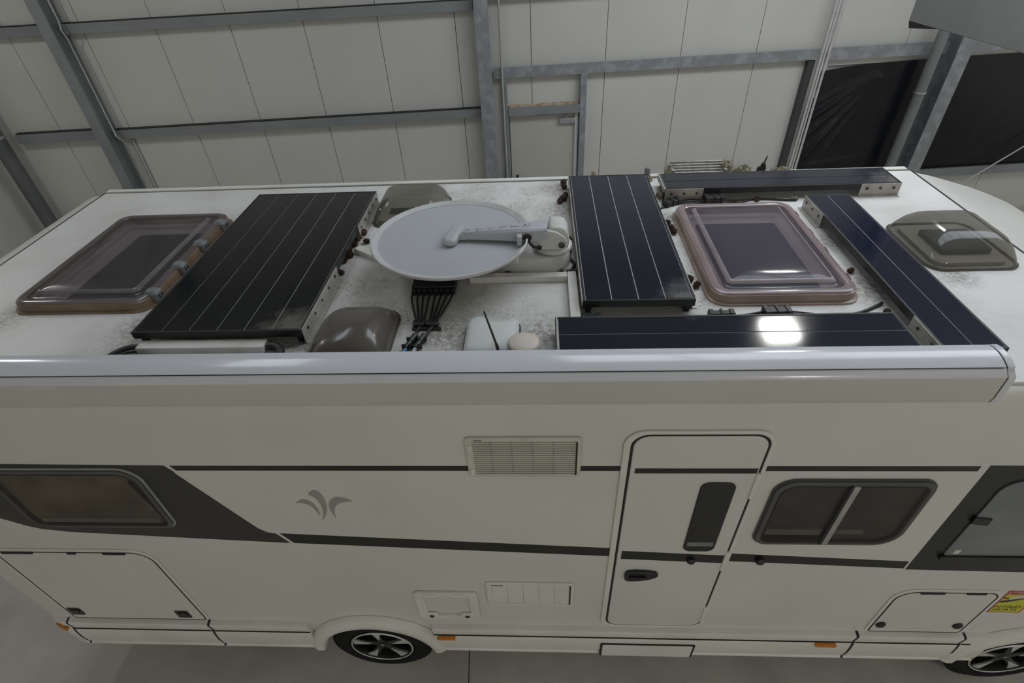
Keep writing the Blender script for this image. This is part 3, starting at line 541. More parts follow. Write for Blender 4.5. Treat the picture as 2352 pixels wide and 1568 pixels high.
# stripes and films (thin foil on the side wall)
def film(name, pts, m, h=0.0015, parent=None, h0=-0.002, **k): return MB().prism(pts, h0, h, side).build(name, m, parent or mh, smooth=False, **k)
def zlo(x): return 1.936-0.0675*(x+1.54)      # upper edge of the slanting lower stripe
def slo(x0, x1, th0=0.10, sk=0.0): 
    tk = lambda x: 0.098-0.006*(x+1.5)
    return [(x0+sk, zlo(x0+sk)-tk(x0)), (x1, zlo(x1)-tk(x1)), (x1, zlo(x1)), (x0, zlo(x0))]
for x0, x1 in ((-1.885, -0.372), (0.178, 0.395), (1.052, 2.045)): film('upper_stripe', [(x0, 2.522), (x1, 2.522), (x1, 2.560), (x0-(0.02 if x0 < -1 else 0), 2.560)], 'black')
film('lower_stripe', slo(-1.53, 0.385, sk=0.055), 'black'); film('lower_stripe', slo(1.052, 2.07), 'black')
film('rear_graphic', [(-3.62, 2.36), (-3.4, 2.235), (-3.11, 2.05), (-3.03, 1.995), (-2.96, 1.965), (-2.8, 1.935), (-1.50, 1.833), (-1.555, 1.932), (-1.60, 1.945), (-1.64, 1.985), (-1.66, 2.02), (-1.90, 2.49), (-1.905, 2.515), (-1.935, 2.562), (-3.62, 2.585)], 'anthracite')
film('front_graphic', [(2.085, 1.605), (3.75, 1.56), (3.75, 2.55), (2.085, 2.565)], 'black')
LOGO = [[(-1.345, 2.238), (-1.317, 2.263), (-1.293, 2.275), (-1.274, 2.271), (-1.256, 2.254), (-1.242, 2.224), (-1.235, 2.183), (-1.238, 2.123), (-1.244, 2.13), (-1.249, 2.16), (-1.259, 2.197), (-1.274, 2.22), (-1.295, 2.235), (-1.319, 2.24)],
 [(-1.252, 2.317), (-1.239, 2.34), (-1.219, 2.355), (-1.199, 2.357), (-1.185, 2.342), (-1.177, 2.311), (-1.173, 2.267), (-1.177, 2.215), (-1.186, 2.175), (-1.203, 2.13), (-1.223, 2.094), (-1.246, 2.07), (-1.227, 2.108), (-1.215, 2.148), (-1.21, 2.187), (-1.209, 2.227), (-1.216, 2.267), (-1.23, 2.299)],
 [(-1.026, 2.258), (-1.047, 2.28), (-1.071, 2.291), (-1.095, 2.298), (-1.116, 2.294), (-1.137, 2.277), (-1.156, 2.25), (-1.166, 2.215), (-1.169, 2.18), (-1.165, 2.134), (-1.154, 2.093), (-1.153, 2.14), (-1.143, 2.181), (-1.129, 2.211), (-1.109, 2.233), (-1.082, 2.247), (-1.053, 2.254)]]
for L_ in LOGO: film('emblem_leaf', L_, 'grey_logo', label='grey leaf of the emblem on the side')

# side windows
def window(x0, x1, z0, z1, r, back, rim, fw=0.035):
    o = rr(x0, x1, z0, z1, r, 8); i_ = rr(x0+fw, x1-fw, z0+fw, z1-fw, [max(q-fw*0.7, 0.015) for q in r], 8)
    w = MB().ring(o, i_, -0.002, 0.022, side).build('side_window', 'winframe', mh, bevel=0.004)
    e = rr(x0-0.008, x1+0.008, z0-0.008, z1+0.008, [q+0.006 for q in r], 8)
    MB().ring(e, o, -0.002, 0.010, side).build('window_edge', rim, w)
    MB().prism(i_, -0.004, 0.003, side).build('window_interior', back, w, smooth=False)
    MB().prism(rr(x0+fw*0.7, x1-fw*0.7, z0+fw*0.7, z1-fw*0.7, [max(q-fw*0.5, 0.015) for q in r], 8), 0.0225, 0.027, side).build('pane', 'pane', w, bevel=0.0015)
    return w
w = window(-2.945, -2.105, 2.015, 2.535, (0.09, 0.055, 0.11, 0.06), 'winback_olive', 'trimgrey', 0.032)
MB().box(-2.88, -2.17, -0.012, -0.003, 2.055, 2.10).build('blind_rail', 'blind', w)
MB().prism(rr(-2.17, -2.15, 2.20, 2.26, 0.006), 0.004, 0.018, side).build('latch', 'blind', w)
MB().tube([(-2.135, -0.010, 2.10), (-2.155, -0.012, 2.28), (-2.175, -0.012, 2.44)], 0.008).build('stay_arm', 'winframe', w)
w = window(1.145, 1.905, 1.895, 2.455, (0.07, 0.13, 0.07, 0.10), 'winback', 'winframe', 0.036)
MB().box(1.505, 1.535, -0.031, -0.004, 1.915, 2.432).build('sliding_bar', 'silver', w, bevel=0.003)
MB().box(1.488, 1.503, -0.029, -0.004, 1.915, 2.432).build('sliding_gasket', 'seal', w)
MB().box(1.19, 1.48, -0.014, -0.003, 1.985, 2.035).build('blind_rail', 'blind', w)
MB().box(1.19, 1.48, -0.012, -0.003, 1.942, 1.962).build('sill_gap', 'seal', w)
MB().box(1.545, 1.70, -0.012, -0.003, 1.99, 2.03).build('blind_rail', 'blind', w)
# cab side window
g = MB().prism(rr(2.215, 3.55, 1.775, 2.455, (0.02, 0.1, 0.1, 0.10), 8), 0.0, 0.008, side).build('cab_window', 'cabglass', mh, label='blue-grey cab side glass in the black front graphic')
MB().box(2.20, 3.55, -0.02, -0.002, 1.745, 1.772).build('window_ledge', 'black', g, bevel=0.004)
MB().prism([(2.205, 2.10), (2.295, 2.085), (2.295, 2.14), (2.205, 2.155)], 0.008, 0.016, side).build('window_tab', 'black', g)
MB().prism(rr(2.255, 2.288, 1.795, 1.835, 0.004), 0.008, 0.0095, side).build('window_label', 'stickwhite', g, smooth=False)

# entrance door
do = rr(0.418, 1.030, 0.842, 2.788, 0.075, 8)
d = MB().prism(do, 0.0, 0.014, side).build('entrance_door', 'body', mh, bevel=0.005, label='white entrance door outlined by a black seal')
MB().ring(rr(0.405, 1.042, 0.829, 2.801, 0.085, 8), do, 0.0, 0.008, side).build('door_seal', 'seal', d, smooth=False)
MB().ring(rr(0.372, 1.062, 0.81, 2.822, 0.10, 8), rr(0.405, 1.042, 0.829, 2.801, 0.085, 8), 0.0, 0.012, side).build('door_frame', 'plastic', d, bevel=0.004)
film('door_stripe', [(0.440, 2.522), (1.022, 2.522), (1.022, 2.56), (0.440, 2.56)], 'black', 0.0155, d, 0.012)
film('door_stripe', slo(0.440, 1.022), 'black', 0.0155, d, 0.012)
gw = MB().prism(rr(0.775, 0.948, 1.815, 2.452, (0.045, 0.045, 0.045, 0.045), 6), 0.012, 0.022, side).build('door_window', 'doorglass', d, bevel=0.004)
MB().prism(rr(0.79, 0.932, 1.875, 1.915, 0.006), 0.022, 0.0235, side).build('blind_rail', 'hinge', d)
hp = [(0.475, 1.535), (0.478, 1.50), (0.50, 1.485), (0.56, 1.488), (0.62, 1.505), (0.66, 1.53), (0.675, 1.555), (0.66, 1.578), (0.61, 1.592), (0.54, 1.596), (0.495, 1.590), (0.478, 1.57)]
hh = MB().prism(hp, 0.012, 0.036, side).build('door_handle', 'black', d, bevel=0.006)
MB().box(0.50, 0.60, -0.05, -0.034, 1.53, 1.555).build('handle_grip', 'seal', d, bevel=0.005)
MB().lathe([(0.024, 0.012), (0.024, 0.03), (0.018, 0.036), (0, 0.037)], lambda p, q, h: side(0.84+p, 1.715+q, h), 16).build('door_stop', 'black', d)
for z in (2.42, 1.70, 1.02): MB().box(1.024, 1.048, -0.022, -0.004, z-0.10, z+0.10).build('hinge', 'plastic', d, bevel=0.004)
MB().lathe([(0.026, 0.0), (0.026, 0.02), (0.018, 0.028), (0, 0.029)], lambda p, q, h: side(1.236+p, 1.70+q, h), 16).build('door_catch', 'black', mh)

# garage door, service hatch, rear locker
def locker(x0, x1, z0, z1, r, name):
    o = rr(x0, x1, z0, z1, r, 8)
    d = MB().prism(o, 0.0, 0.008, side).build(name, 'body', mh, bevel=0.003)
    g_ = 0.009
    o2 = rr(x0-g_, x1+g_, z0-g_, z1+g_, [q+g_ for q in r], 8)
    MB().ring(o2, o, 0.0, 0.0075, side).build('locker_seal', 'seal', d, smooth=False)
    MB().ring(rr(x0-g_-0.022, x1+g_+0.022, z0-g_-0.004, z1+g_+0.028, [q+0.03 for q in r], 8), o2, 0.0, 0.007, side).build('locker_frame', 'plastic', d, bevel=0.003)
    return d
gd = locker(-3.43, -2.445, 0.80, 1.705, (0.02, 0.02, 0.11, 0.03), 'garage_door')
for cx, cz in ((-3.365, 0.905), (-2.575, 0.885)):
    h = MB().prism(rr(cx-0.048, cx+0.048, cz-0.05, cz+0.05, 0.01), 0.006, 0.014, side).build('latch', 'black', gd, bevel=0.003)
    MB().prism(rr(cx-0.03, cx+0.03, cz-0.015, cz+0.03, 0.006), 0.014, 0.020, side).build('latch_flap', 'anthracite', gd)
for x0, x1 in ((-3.38, -3.18), (-2.95, -2.90), (-2.72, -2.58)): MB().box(x0, x1, -0.016, -0.004, 1.700, 1.716).build('hinge', 'seal', gd)
sd = locker(2.165, 2.745, 0.80, 1.335, (0.02, 0.02, 0.06, 0.10), 'locker_door')
for cx in (2.205, 2.69): MB().lathe([(0.03, 0.006), (0.03, 0.016), (0.022, 0.022), (0, 0.0225)], lambda p, q, h: side(cx+p, 0.905+q*1.15, h), 18).build('latch', 'black', sd)
for x0, x1 in ((2.28, 2.42), (2.55, 2.66)): MB().box(x0, x1, -0.014, -0.004, 1.330, 1.346).build('hinge', 'seal', sd)
hx = MB().ring(rr(-0.86, -0.445, 0.90, 1.268, 0.035), rr(-0.80, -0.505, 0.945, 1.22, 0.015), 0.0, 0.020, side).build('service_hatch', 'plastic', mh, bevel=0.005, label='small white service hatch with two locks')
MB().prism(rr(-0.80, -0.505, 0.945, 1.22, 0.015), 0.0, 0.006, side).build('hatch_flap', 'body', hx)
for x0, x1 in ((-0.80, -0.715), (-0.60, -0.515)): MB().box(x0, x1, -0.028, -0.018, 1.225, 1.262).build('hinge', 'plastic', hx, bevel=0.004)
for cx in (-0.775, -0.53):
    MB().prism(rr(cx-0.045, cx+0.045, 0.925, 0.985, 0.018), 0.006, 0.024, side).build('lock_boss', 'plastic', hx, bevel=0.006)
    MB().lathe([(0.017, 0.022), (0.017, 0.026), (0, 0.0262)], lambda p, q, h: side(cx+p, 0.95+q, h), 14).build('keyhole', 'black', hx)
MB().box(-0.70, -0.60, -0.022, -0.005, 0.935, 0.955).build('hatch_grip', 'plastic', hx, bevel=0.004)

# fridge vents
def vent(x0, x1, z0, z1, nl, open_, name, label):
    v = MB().ring(rr(x0, x1, z0, z1, 0.022), rr(x0+0.035, x1-0.02, z0+0.018, z1-0.028, 0.006), -0.001, 0.014, side).build(name, 'ventplastic' if open_ else 'plastic', mh, bevel=0.004, label=label)
    xa, xb, za, zb = x0+0.035, x1-0.02, z0+0.018, z1-0.028
    if open_:
        MB().prism([(xa, za), (xb, za), (xb, zb), (xa, zb)], -0.002, 0.001, side).build('vent_back', 'backing', v, smooth=False)
        m = MB(); p = (zb-za)/nl
        for k in range(nl):
            zc = za+p*(k+0.5)
            m.add([(x, y, z) for x in (xa, xb) for (y, z) in ((-0.0130, zc-p*0.45), (-0.0130, zc-p*0.05), (-0.001, zc+p*0.12), (-0.001, zc-p*0.20))], [[0, 1, 2, 3], [7, 6, 5, 4], [0, 4, 5, 1], [1, 5, 6, 2], [2, 6, 7, 3], [3, 7, 4, 0]])
        m.build('louvres', 'ventplastic', v, smooth=False, kind='stuff')
        for k in range(1, 5):
            x = xa+(xb-xa)*k/5-0.012
            MB().box(x-0.003, x+0.003, -0.0105, -0.001, za, zb).build('vent_divider', 'winframe', v, smooth=False)
        MB().box(xb-0.006, xb+0.001, -0.0145, -0.001, za, zb).build('vent_shadow_gap', 'seal', v, smooth=False)
        MB().prism([(x0+0.045, z1-0.020), (x0+0.083, z1-0.020), (x0+0.083, z1-0.014), (x0+0.045, z1-0.014)], 0.013, 0.0148, side).build('print_mark', 'winframe', v, smooth=False)
    else:
        for k in range(5):
            a, b_ = xa+(xb-xa)*k/5, xa+(xb-xa)*(k+1)/5
            MB().box(a+0.0008, b_-0.0008, -0.009, -0.001, za+0.002, zb-0.002).build('cover_panel', 'plastic', v, smooth=False)
        MB().prism([(xa, za), (xb, za), (xb, zb), (xa, zb)], -0.002, 0.001, side).build('vent_back', 'backing', v, smooth=False)
        MB().box(xb-0.008, xb, -0.0135, -0.001, za, zb).build('vent_shadow_gap', 'seal', v, smooth=False)
        MB().box(xa+0.002, xa+0.075, -0.0125, -0.009, zb-0.012, zb-0.005).build('print_mark', 'winframe', v, smooth=False)
    for z in (zb-0.045, za+0.03): MB().prism(rr(x0+0.012, x0+0.032, z-0.022, z+0.022, 0.006), 0.013, 0.020, side).build('slide_lock', 'plastic', v, bevel=0.002)
vent(-0.372, 0.178, 2.488, 2.782, 16, True, 'upper_vent', 'cream louvred fridge vent')
vent(-0.378, 0.18, 1.105, 1.402, 10, False, 'lower_vent', 'white covered fridge vent')

# warning sticker
X0, X1, Z0, Z1 = 2.785, 2.985, 1.085, 1.365
sk = MB().prism(rr(X0, X1, Z0, Z1, 0.006), 0.0, 0.0012, side).build('warning_sticker', 'red', mh, smooth=False, label='yellow and red blind-spot warning sticker')
film('sticker_field', rr(X0+0.01, X1-0.01, Z0+0.01, Z1-0.045, 0.004), 'yellow', 0.0018, sk, 0.0)
text('ATTENTION', 0.036, lambda x, y, h: side((X0+X1)/2+x*0.95, Z1-0.024+y, 0.0018+h), 0.0008).build('sticker_text', 'stickwhite', sk, smooth=False)
text('ANGLES', 0.044, lambda x, y, h: side((X0+X1)/2-0.008+x, Z0+0.078+y*0.9, 0.0024+h), 0.0008).build('sticker_text', 'black', sk, smooth=False)
text('MORTS', 0.044, lambda x, y, h: side((X0+X1)/2-0.008+x, Z0+0.038+y*0.9, 0.0024+h), 0.0008).build('sticker_text', 'black', sk, smooth=False)
film('sticker_vehicle', [(X0+0.05, Z0+0.17), (X0+0.15, Z0+0.20), (X0+0.17, Z0+0.225), (X0+0.12, Z0+0.235), (X0+0.045, Z0+0.20)], 'stickwhite', 0.0026, sk, 0.001)
film('sticker_zone', [(X0+0.012, Z0+0.13), (X0+0.06, Z0+0.14), (X0+0.16, Z0+0.19), (X0+0.16, Z0+0.198), (X0+0.05, Z0+0.165), (X0+0.012, Z0+0.155)], 'black', 0.0024, sk, 0.001)
film('sticker_zone', [(X0+0.012, Z0+0.185), (X0+0.045, Z0+0.178), (X0+0.045, Z0+0.19), (X0+0.012, Z0+0.20)], 'black', 0.0024, sk, 0.001)
film('sticker_corner', [(X0+0.12, Z1-0.047), (X1-0.012, Z1-0.047), (X1-0.012, Z1-0.08), (X0+0.15, Z1-0.075)], 'red', 0.0024, sk, 0.001)

# roof hatches belong to the motorhome
def inset(x0, x1, y0, y1, d, r, z, n=5, sh=(0, 0)):
    return [Vector((px+sh[0], py+sh[1], z)) for px, py in rr(x0+d, x1-d, y0+d, y1-d, max(r-d*0.6, 0.02), n)]
def skylight(x0, x1, y0, y1, mats, hole, tabs, label):
    z = RZ; r = 0.085; skirtm, rimm, lidm, ridgem = mats
    I = lambda d, h, rad=r: inset(x0, x1, y0, y1, d, rad, z+h)
    f = MB().loft([I(-0.014, 0), I(-0.014, 0.009), I(0.0, 0.013), I(0.004, 0.050), I(0.012, 0.054), I(0.016, 0.05), I(0.010, 0.012), I(0.010, 0)], False, False).build('skylight', skirtm, mh, label=label)
    MB().loft([I(0.010, 0.052), I(0.011, 0.058), I(0.020, 0.063), I(0.046, 0.063), I(0.054, 0.058), I(0.054, 0.055), I(0.044, 0.059), I(0.020, 0.059)], False, False).build('lid_rim', rimm, f)
    MB().loft([I(0.054, 0.056), I(0.066, 0.054), I(0.080, 0.055), I(0.090, 0.064), I(0.100, 0.074), I(0.112, 0.079), I(0.20, 0.084), I(0.30, 0.086)], False, True).build('lid', lidm, f)
    MB().loft([I(0.091, 0.0655), I(0.100, 0.0755), I(0.110, 0.0803), I(0.113, 0.0800), I(0.111, 0.0790), I(0.100, 0.0742)], False, False).build('lid_ridge', ridgem, f)
    MB().ring([tuple(p[:2]) for p in I(0.012, 0)], rr(*hole, 0.02, 5), z+0.001, z+0.012, flat).build('inner_frame', 'hatchframe', f)
    MB().prism(rr(hole[0]-0.005, hole[1]+0.005, hole[2]-0.005, hole[3]+0.005, 0.02, 5), z+0.001, z+0.006, flat).build('blind', 'hatchdark', f, smooth=False)
    for y in tabs[1]:
        if tabs[0] == 'big':
            h = MB().loft([inset(x1-0.052, x1+0.026, y-0.036, y+0.036, 0, 0.02, z+0.012), inset(x1-0.052, x1+0.026, y-0.036, y+0.036, 0, 0.02, z+0.060), inset(x1-0.052, x1+0.026, y-0.036, y+0.036, 0.012, 0.02, z+0.074)]).build('hinge', 'hinge', f)
            for k in (-0.012, 0.012): MB().box(x1+0.024, x1+0.029, y+k-0.004, y+k+0.004, z+0.03, z+0.05).build('hinge_pin', 'seal', f)
        else:
            MB().loft([inset(x1-0.01, x1+0.022, y-0.035, y+0.035, 0, 0.012, z+0.0), inset(x1-0.01, x1+0.022, y-0.035, y+0.035, 0, 0.012, z+0.03), inset(x1-0.01, x1+0.022, y-0.035, y+0.035, 0.006, 0.012, z+0.036)]).build('hinge', skirtm, f)
    return f
skylight(-2.93, -2.14, 0.65, 1.735, ('acryl_brown', 'rim_grey', 'acryl_grey', 'ridge_grey'), (-2.70, -2.24, 0.74, 1.52), ('big', (0.755, 1.04, 1.30, 1.58)), 'tan-edged skylight with four grey hinges')
skylight(0.868, 1.602, 0.628, 1.685, ('acryl_tan', 'rim_mauve', 'acryl_smoke', 'ridge_mauve'), (0.965, 1.455, 0.71, 1.48), ('small', (0.82, 1.10, 1.32, 1.55)), 'tan-edged skylight with a mauve smoky lid')
def dome(x0, x1, y0, y1, h, m, slope, inner, label, flat_top=0.55, rad=0.085):
    z = RZ; l, r, n_, f_ = slope
    rings = []
    for t_, q in ((0, 0), (0.03, 0.0), (0.3, 0.12), (0.6, 0.30), (0.82, 0.52), (0.95, 0.78), (1.0, 1.0)):
        rings.append([Vector((px, py, z+h*t_)) for px, py in rr(x0+l*q, x1-r*q, y0+n_*q, y1-f_*q, min(rad-0.03*q, 0.42*(x1-x0-(l+r)*q), 0.42*(y1-y0-(n_+f_)*q)), 6)])
    last = rings[-1]; c = sum(last, Vector())/len(last)
    rings.append([c+(p-c)*flat_top+Vector((0, 0, h*0.06)) for p in last])
    d = MB().loft(rings, False, True).build('roof_dome', m, mh, label=label, sharp=60)
    MB().ring(rr(x0-0.004, x1+0.004, y0-0.004, y1+0.004, rad, 6), rr(x0+0.01, x1-0.01, y0+0.01, y1-0.01, rad, 6), z, z+0.007, flat).build('dome_flange', 'dome_brown', d)
    if inner == 'white':
        MB().prism(rr(x0+0.04, x1-0.04, y0+0.04, y1-0.04, 0.05), z+0.001, z+0.03, flat).build('hatch_frame', 'domewhite', d)
        MB().box(x0+0.10, x1-0.08, y0+0.14, y0+0.22, z+0.031, z+0.036).build('hatch_slot', 'hatchdark', d)
    if inner == 'blue':
        MB().prism(rr(x0+0.05, x1-0.05, y0+0.05, y1-0.05, 0.05), z+0.001, z+0.02, flat).build('hatch_frame', 'domewhite', d)
        MB().box(x0+0.12, x1-0.10, y0+0.14, y1-0.16, z+0.021, z+0.05).build('hatch_cassette', 'domeblue', d, bevel=0.004)
    return d
dome(-1.13, -0.64, 1.56, 2.04, 0.15, 'dome_grey', (0.12, 0.10, 0.12, 0.14), 'white', 'smoky grey roof dome half hidden behind the dish')
dome(-1.125, -0.730, 0.14, 0.625, 0.135, 'dome_brown', (0.19, 0.09, 0.12, 0.24), 'brown', 'dark brown roof dome next to the awning', 0.6, 0.10)
dome(2.09, 2.575, 0.905, 1.44, 0.15, 'dome_grey', (0.14, 0.12, 0.16, 0.14), 'blue', 'smoky grey roof dome on the cab roof')

# ================================================================== ROOF EQUIPMENT
def panel(name_label, x0, x1, y0, y1, nstrip, along, cellm, brackets, zt=3.145, th=0.04, edge=None):
    t = thing('solar_panel', ((x0+x1)/2, (y0+y1)/2, RZ), name_label, 'solar panel')
    fw = 0.012
    MB().ring([(x0, y0), (x1, y0), (x1, y1), (x0, y1)], [(x0+fw, y0+fw), (x1-fw, y0+fw), (x1-fw, y1-fw), (x0+fw, y1-fw)], zt-th, zt, flat).build('panel_frame', 'frame', t, bevel=0.0015)
    MB().box(x0+fw, x1-fw, y0+fw, y1-fw, zt-0.02, zt-0.004).build('back_sheet', 'gridline', t, smooth=False)
    a0, a1 = (x0+fw, x1-fw) if along == 'y' else (y0+fw, y1-fw)
    g = 0.0027 if nstrip > 2 else 0.0032; e = 0.004
    for k in range(nstrip):
        p, q = a0+(a1-a0)*k/nstrip, a0+(a1-a0)*(k+1)/nstrip
        p += e if k == 0 else g; q -= e if k == nstrip-1 else g
        bb = (p, q, y0+fw+e, y1-fw-e) if along == 'y' else (x0+fw+e, x1-fw-e, p, q)
        MB().box(*bb, zt-0.004, zt-0.001).build('cell_strip', cellm, t, smooth=False)
    for (sd_, p, q, nb) in brackets:
        # upright mounting plates screwed to the frame, foot on the roof
        if sd_ in 'lr':
            x = x0 if sd_ == 'l' else x1; s_ = -1 if sd_ == 'l' else 1
            b_ = MB().prism([(x, zt-0.001), (x+s_*0.004, zt-0.001), (x+s_*0.004, RZ+0.005), (x+s_*0.028, RZ+0.004), (x+s_*0.028, RZ), (x, RZ)], p, q, lambda u, z, h: (u, h, z)).build('bracket', 'bracket', t, smooth=False)
            for k in range(nb):
                yy = p+(q-p)*(k+0.5)/nb
                MB().lathe([(0.008, 0.004), (0.008, 0.008), (0.005, 0.010), (0, 0.010)], lambda a, c, h: (x+s_*h, yy+a, zt-0.030+c), 10).build('bolt', 'bolt', b_)
        else:
            y = y0 if sd_ == 'n' else y1; s_ = -1 if sd_ == 'n' else 1
            b_ = MB().prism([(y, zt-0.001), (y+s_*0.004, zt-0.001), (y+s_*0.004, RZ+0.005), (y+s_*0.028, RZ+0.004), (y+s_*0.028, RZ), (y, RZ)], p, q, lambda u, z, h: (h, u, z)).build('bracket', 'bracket', t, smooth=False)
            for k in range(nb):
                xx = p+(q-p)*(k+0.5)/nb
                MB().lathe([(0.0095, 0.004), (0.0095, 0.008), (0.006, 0.011), (0, 0.011)], lambda a, c, h: (xx+a, y+s_*h, zt-0.032+c), 10).build('bolt', 'bolt', b_)
    for x, y in ((x0+0.03, y0+0.03), (x1-0.03, y0+0.03), (x0+0.03, y1-0.03), (x1-0.03, y1-0.03)):
        MB().box(x-0.012, x+0.012, y-0.012, y+0.012, RZ, zt-th).build('foot_block', 'frame', t)
    if edge:   # bright scuffed frame edge
        MB().box(*edge, zt-0.03, zt+0.0008).build('bright_edge', 'bracket', t, smooth=False)
    return t
panel('large black solar panel with six strips beside the rear skylight', -2.025, -1.165, 0.355, 1.955, 6, 'y', 'cell_black', [('r', 1.42, 1.94, 5), ('r', 0.36, 0.94, 5)])
panel('blue-black solar panel with four strips, between dish and front skylight', 0.205, 0.76, 0.56, 2.12, 4, 'y', 'cell_blue', [('l', 0.62, 0.95, 3), ('r', 0.60, 0.9, 3), ('r', 1.2, 1.4, 2)], edge=(0.2005, 0.2045, 0.56, 2.12))
panel('narrow solar panel along the far roof edge', 0.84, 2.388, 1.85, 2.115, 2, 'x', 'cell_far', [('n', 0.845, 1.10, 3), ('n', 2.13, 2.385, 3)], edge=(0.838, 0.846, 1.85, 2.115))
panel('narrow solar panel running across the roof beside the cab dome', 1.712, 1.978, 0.165, 1.705, 2, 'y', 'cell_deep', [('l', 1.42, 1.70, 3), ('l', 0.17, 0.40, 2)])
panel('narrow solar panel along the awning with a bright lamp reflection', 0.062, 1.638, 0.165, 0.432, 2, 'x', 'cell_blue', [], edge=(0.0665, 0.0735, 0.17, 0.43))

# awning
aw = thing('awning', (-0.6, 0.05, 3.0), 'closed white-grey cassette awning along the near roof edge', 'awning')
AX0, AX1 = -3.25, 1.84
up = [(0.145, 3.06), (0.148, 3.15), (0.142, 3.182), (0.125, 3.199), (0.10, 3.2055), (0.07, 3.2045), (0.04, 3.1995), (0.015, 3.1905), (0.003, 3.1845), (0.003, 3.06)]
lo = [(0.002, 3.176), (-0.0255, 3.153), (-0.027, 3.148), (-0.028, 3.04), (-0.022, 3.012), (-0.010, 3.002), (0.002, 3.0)]
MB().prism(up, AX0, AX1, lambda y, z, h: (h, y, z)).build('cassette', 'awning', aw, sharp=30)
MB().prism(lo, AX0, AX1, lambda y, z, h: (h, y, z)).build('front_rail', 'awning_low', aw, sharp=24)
MB().prism([(0.001, 3.181), (-0.004, 3.1775), (-0.0265, 3.157), (-0.0275, 3.1535), (-0.0255, 3.153), (0.002, 3.176)], AX0, AX1, lambda y, z, h: (h, y, z)).build('front_chamfer', 'awning', aw, sharp=40)
MB().box(AX0+0.01, AX1-0.01, 0.0, 0.01, 3.01, 3.184).build('rail_gap', 'seal', aw, smooth=False)
full = up[:-1]+[(0.0, 3.182)]+lo[:-1]+[(0.01, 2.998), (0.13, 3.06)]
MB().prism(full, AX1+0.0015, AX1+0.006, lambda y, z, h: (h, 0.06+(y-0.06)*0.985, 3.1+(z-3.1)*0.985)).build('end_gap', 'seal', aw, smooth=False)
MB().prism(full, AX1+0.006, AX1+0.035, lambda y, z, h: (h, 0.06+(y-0.06)*1.02, 3.1+(z-3.1)*1.02)).build('end_cap', 'awning', aw, bevel=0.008, seg=3)
MB().prism(full, AX0-0.05, AX0, lambda y, z, h: (h, 0.06+(y-0.06)*1.02, 3.1+(z-3.1)*1.02)).build('end_cap', 'awning', aw, bevel=0.008, seg=3)

# satellite antenna
sa = thing('satellite_dish', (-0.2, 1.05, RZ), 'grey folded satellite dish on a white base in the roof middle', 'satellite dish')
DX, DY = -0.495, 1.012
dv = lambda p, q, h: (DX+p, DY+q, h)
MB().lathe([(0.0, 3.170), (0.15, 3.178), (0.30, 3.208), (0.40, 3.247), (0.436, 3.268), (0.446, 3.280), (0.443, 3.289), (0.434, 3.290), (0.426, 3.284), (0.405, 3.277)], dv, 72).build('dish_rim', 'dishrim', sa, sharp=60)
MB().lathe([(0.406, 3.276), (0.398, 3.2745), (0.38, 3.274), (0.25, 3.277), (0.0, 3.279)], dv, 72).build('reflector', 'dish', sa, sharp=60)
# base housing, oval
def oval(cx, cy, a, b_, z, n=36, e=2.5):
    o = []
    for i in range(n):
        t_ = 2*PI*i/n; c, s_ = math.cos(t_), math.sin(t_)
        o.append(Vector((cx+a*math.copysign(abs(c)**(2/e), c), cy+b_*math.copysign(abs(s_)**(2/e), s_), z)))
    return o
bc = (-0.06, 1.13)
MB().loft([oval(*bc, 0.235, 0.190, RZ), oval(*bc, 0.232, 0.187, RZ+0.012), oval(*bc, 0.226, 0.181, RZ+0.05), oval(*bc, 0.215, 0.172, RZ+0.085), oval(*bc, 0.195, 0.155, RZ+0.108), oval(*bc, 0.165, 0.125, RZ+0.118), oval(*bc, 0.09, 0.07, RZ+0.122)]).build('base_housing', 'satwhite', sa, sharp=60)
for fx, fy in ((0.115, 0.965), (-0.185, 0.955)):
    f = MB().lathe([(0.03, RZ), (0.03, RZ+0.010), (0.022, RZ+0.014), (0, RZ+0.014)], lambda p, q, h: (fx+p, fy+q, h), 18).build('foot', 'satgrey', sa)
    MB().lathe([(0.013, RZ+0.013), (0.013, RZ+0.02), (0, RZ+0.021)], lambda p, q, h: (fx+p, fy+q, h), 12).build('screw', 'bolt', f)
tc_ = (0.068, 1.055)
tv = lambda p, q, h: (tc_[0]+p, tc_[1]+q, h)
MB().lathe([(0.100, RZ+0.112), (0.106, RZ+0.118), (0.107, RZ+0.137), (0.100, RZ+0.146), (0.08, RZ+0.149), (0.0, RZ+0.149)], tv, 40).build('turret', 'satwhite', sa, sharp=50)
MB().lathe([(0.088, RZ+0.116), (0.1065, RZ+0.117), (0.1065, RZ+0.121), (0.088, RZ+0.121)], lambda p, q, h: (tc_[0]-0.01+p*1.06, tc_[1]+q*1.06, h), 40).build('turret_gap', 'satgrey', sa)
# fork: rounded block with a side plate and pivot bolt
blk = [(-0.005, 3.20), (0.150, 3.20), (0.156, 3.24), (0.15, 3.285), (0.135, 3.315), (0.11, 3.33), (0.06, 3.333), (0.045, 3.325), (0.038, 3.30), (0.0, 3.27)]
MB().prism(blk, 0.985, 1.125, lambda x, z, h: (x, h, z)).build('fork_block', 'satwhite', sa, bevel=0.012, seg=3)
pl = [(-0.045, 3.225), (-0.035, 3.21), (0.12, 3.205), (0.142, 3.225), (0.142, 3.255), (0.125, 3.285), (0.085, 3.312), (0.03, 3.325), (-0.015, 3.312), (-0.04, 3.28), (-0.05, 3.25)]
sp_ = MB().prism(pl, 0.962, 0.984, lambda x, z, h: (x, h, z)).build('side_plate', 'satwhite', sa, bevel=0.004)
MB().lathe([(0.017, 0), (0.017, 0.010), (0.010, 0.014), (0, 0.014)], lambda p, q, h: (0.112+p, 0.962-h, 3.238+q), 14).build('pivot_bolt', 'bolt', sp_)
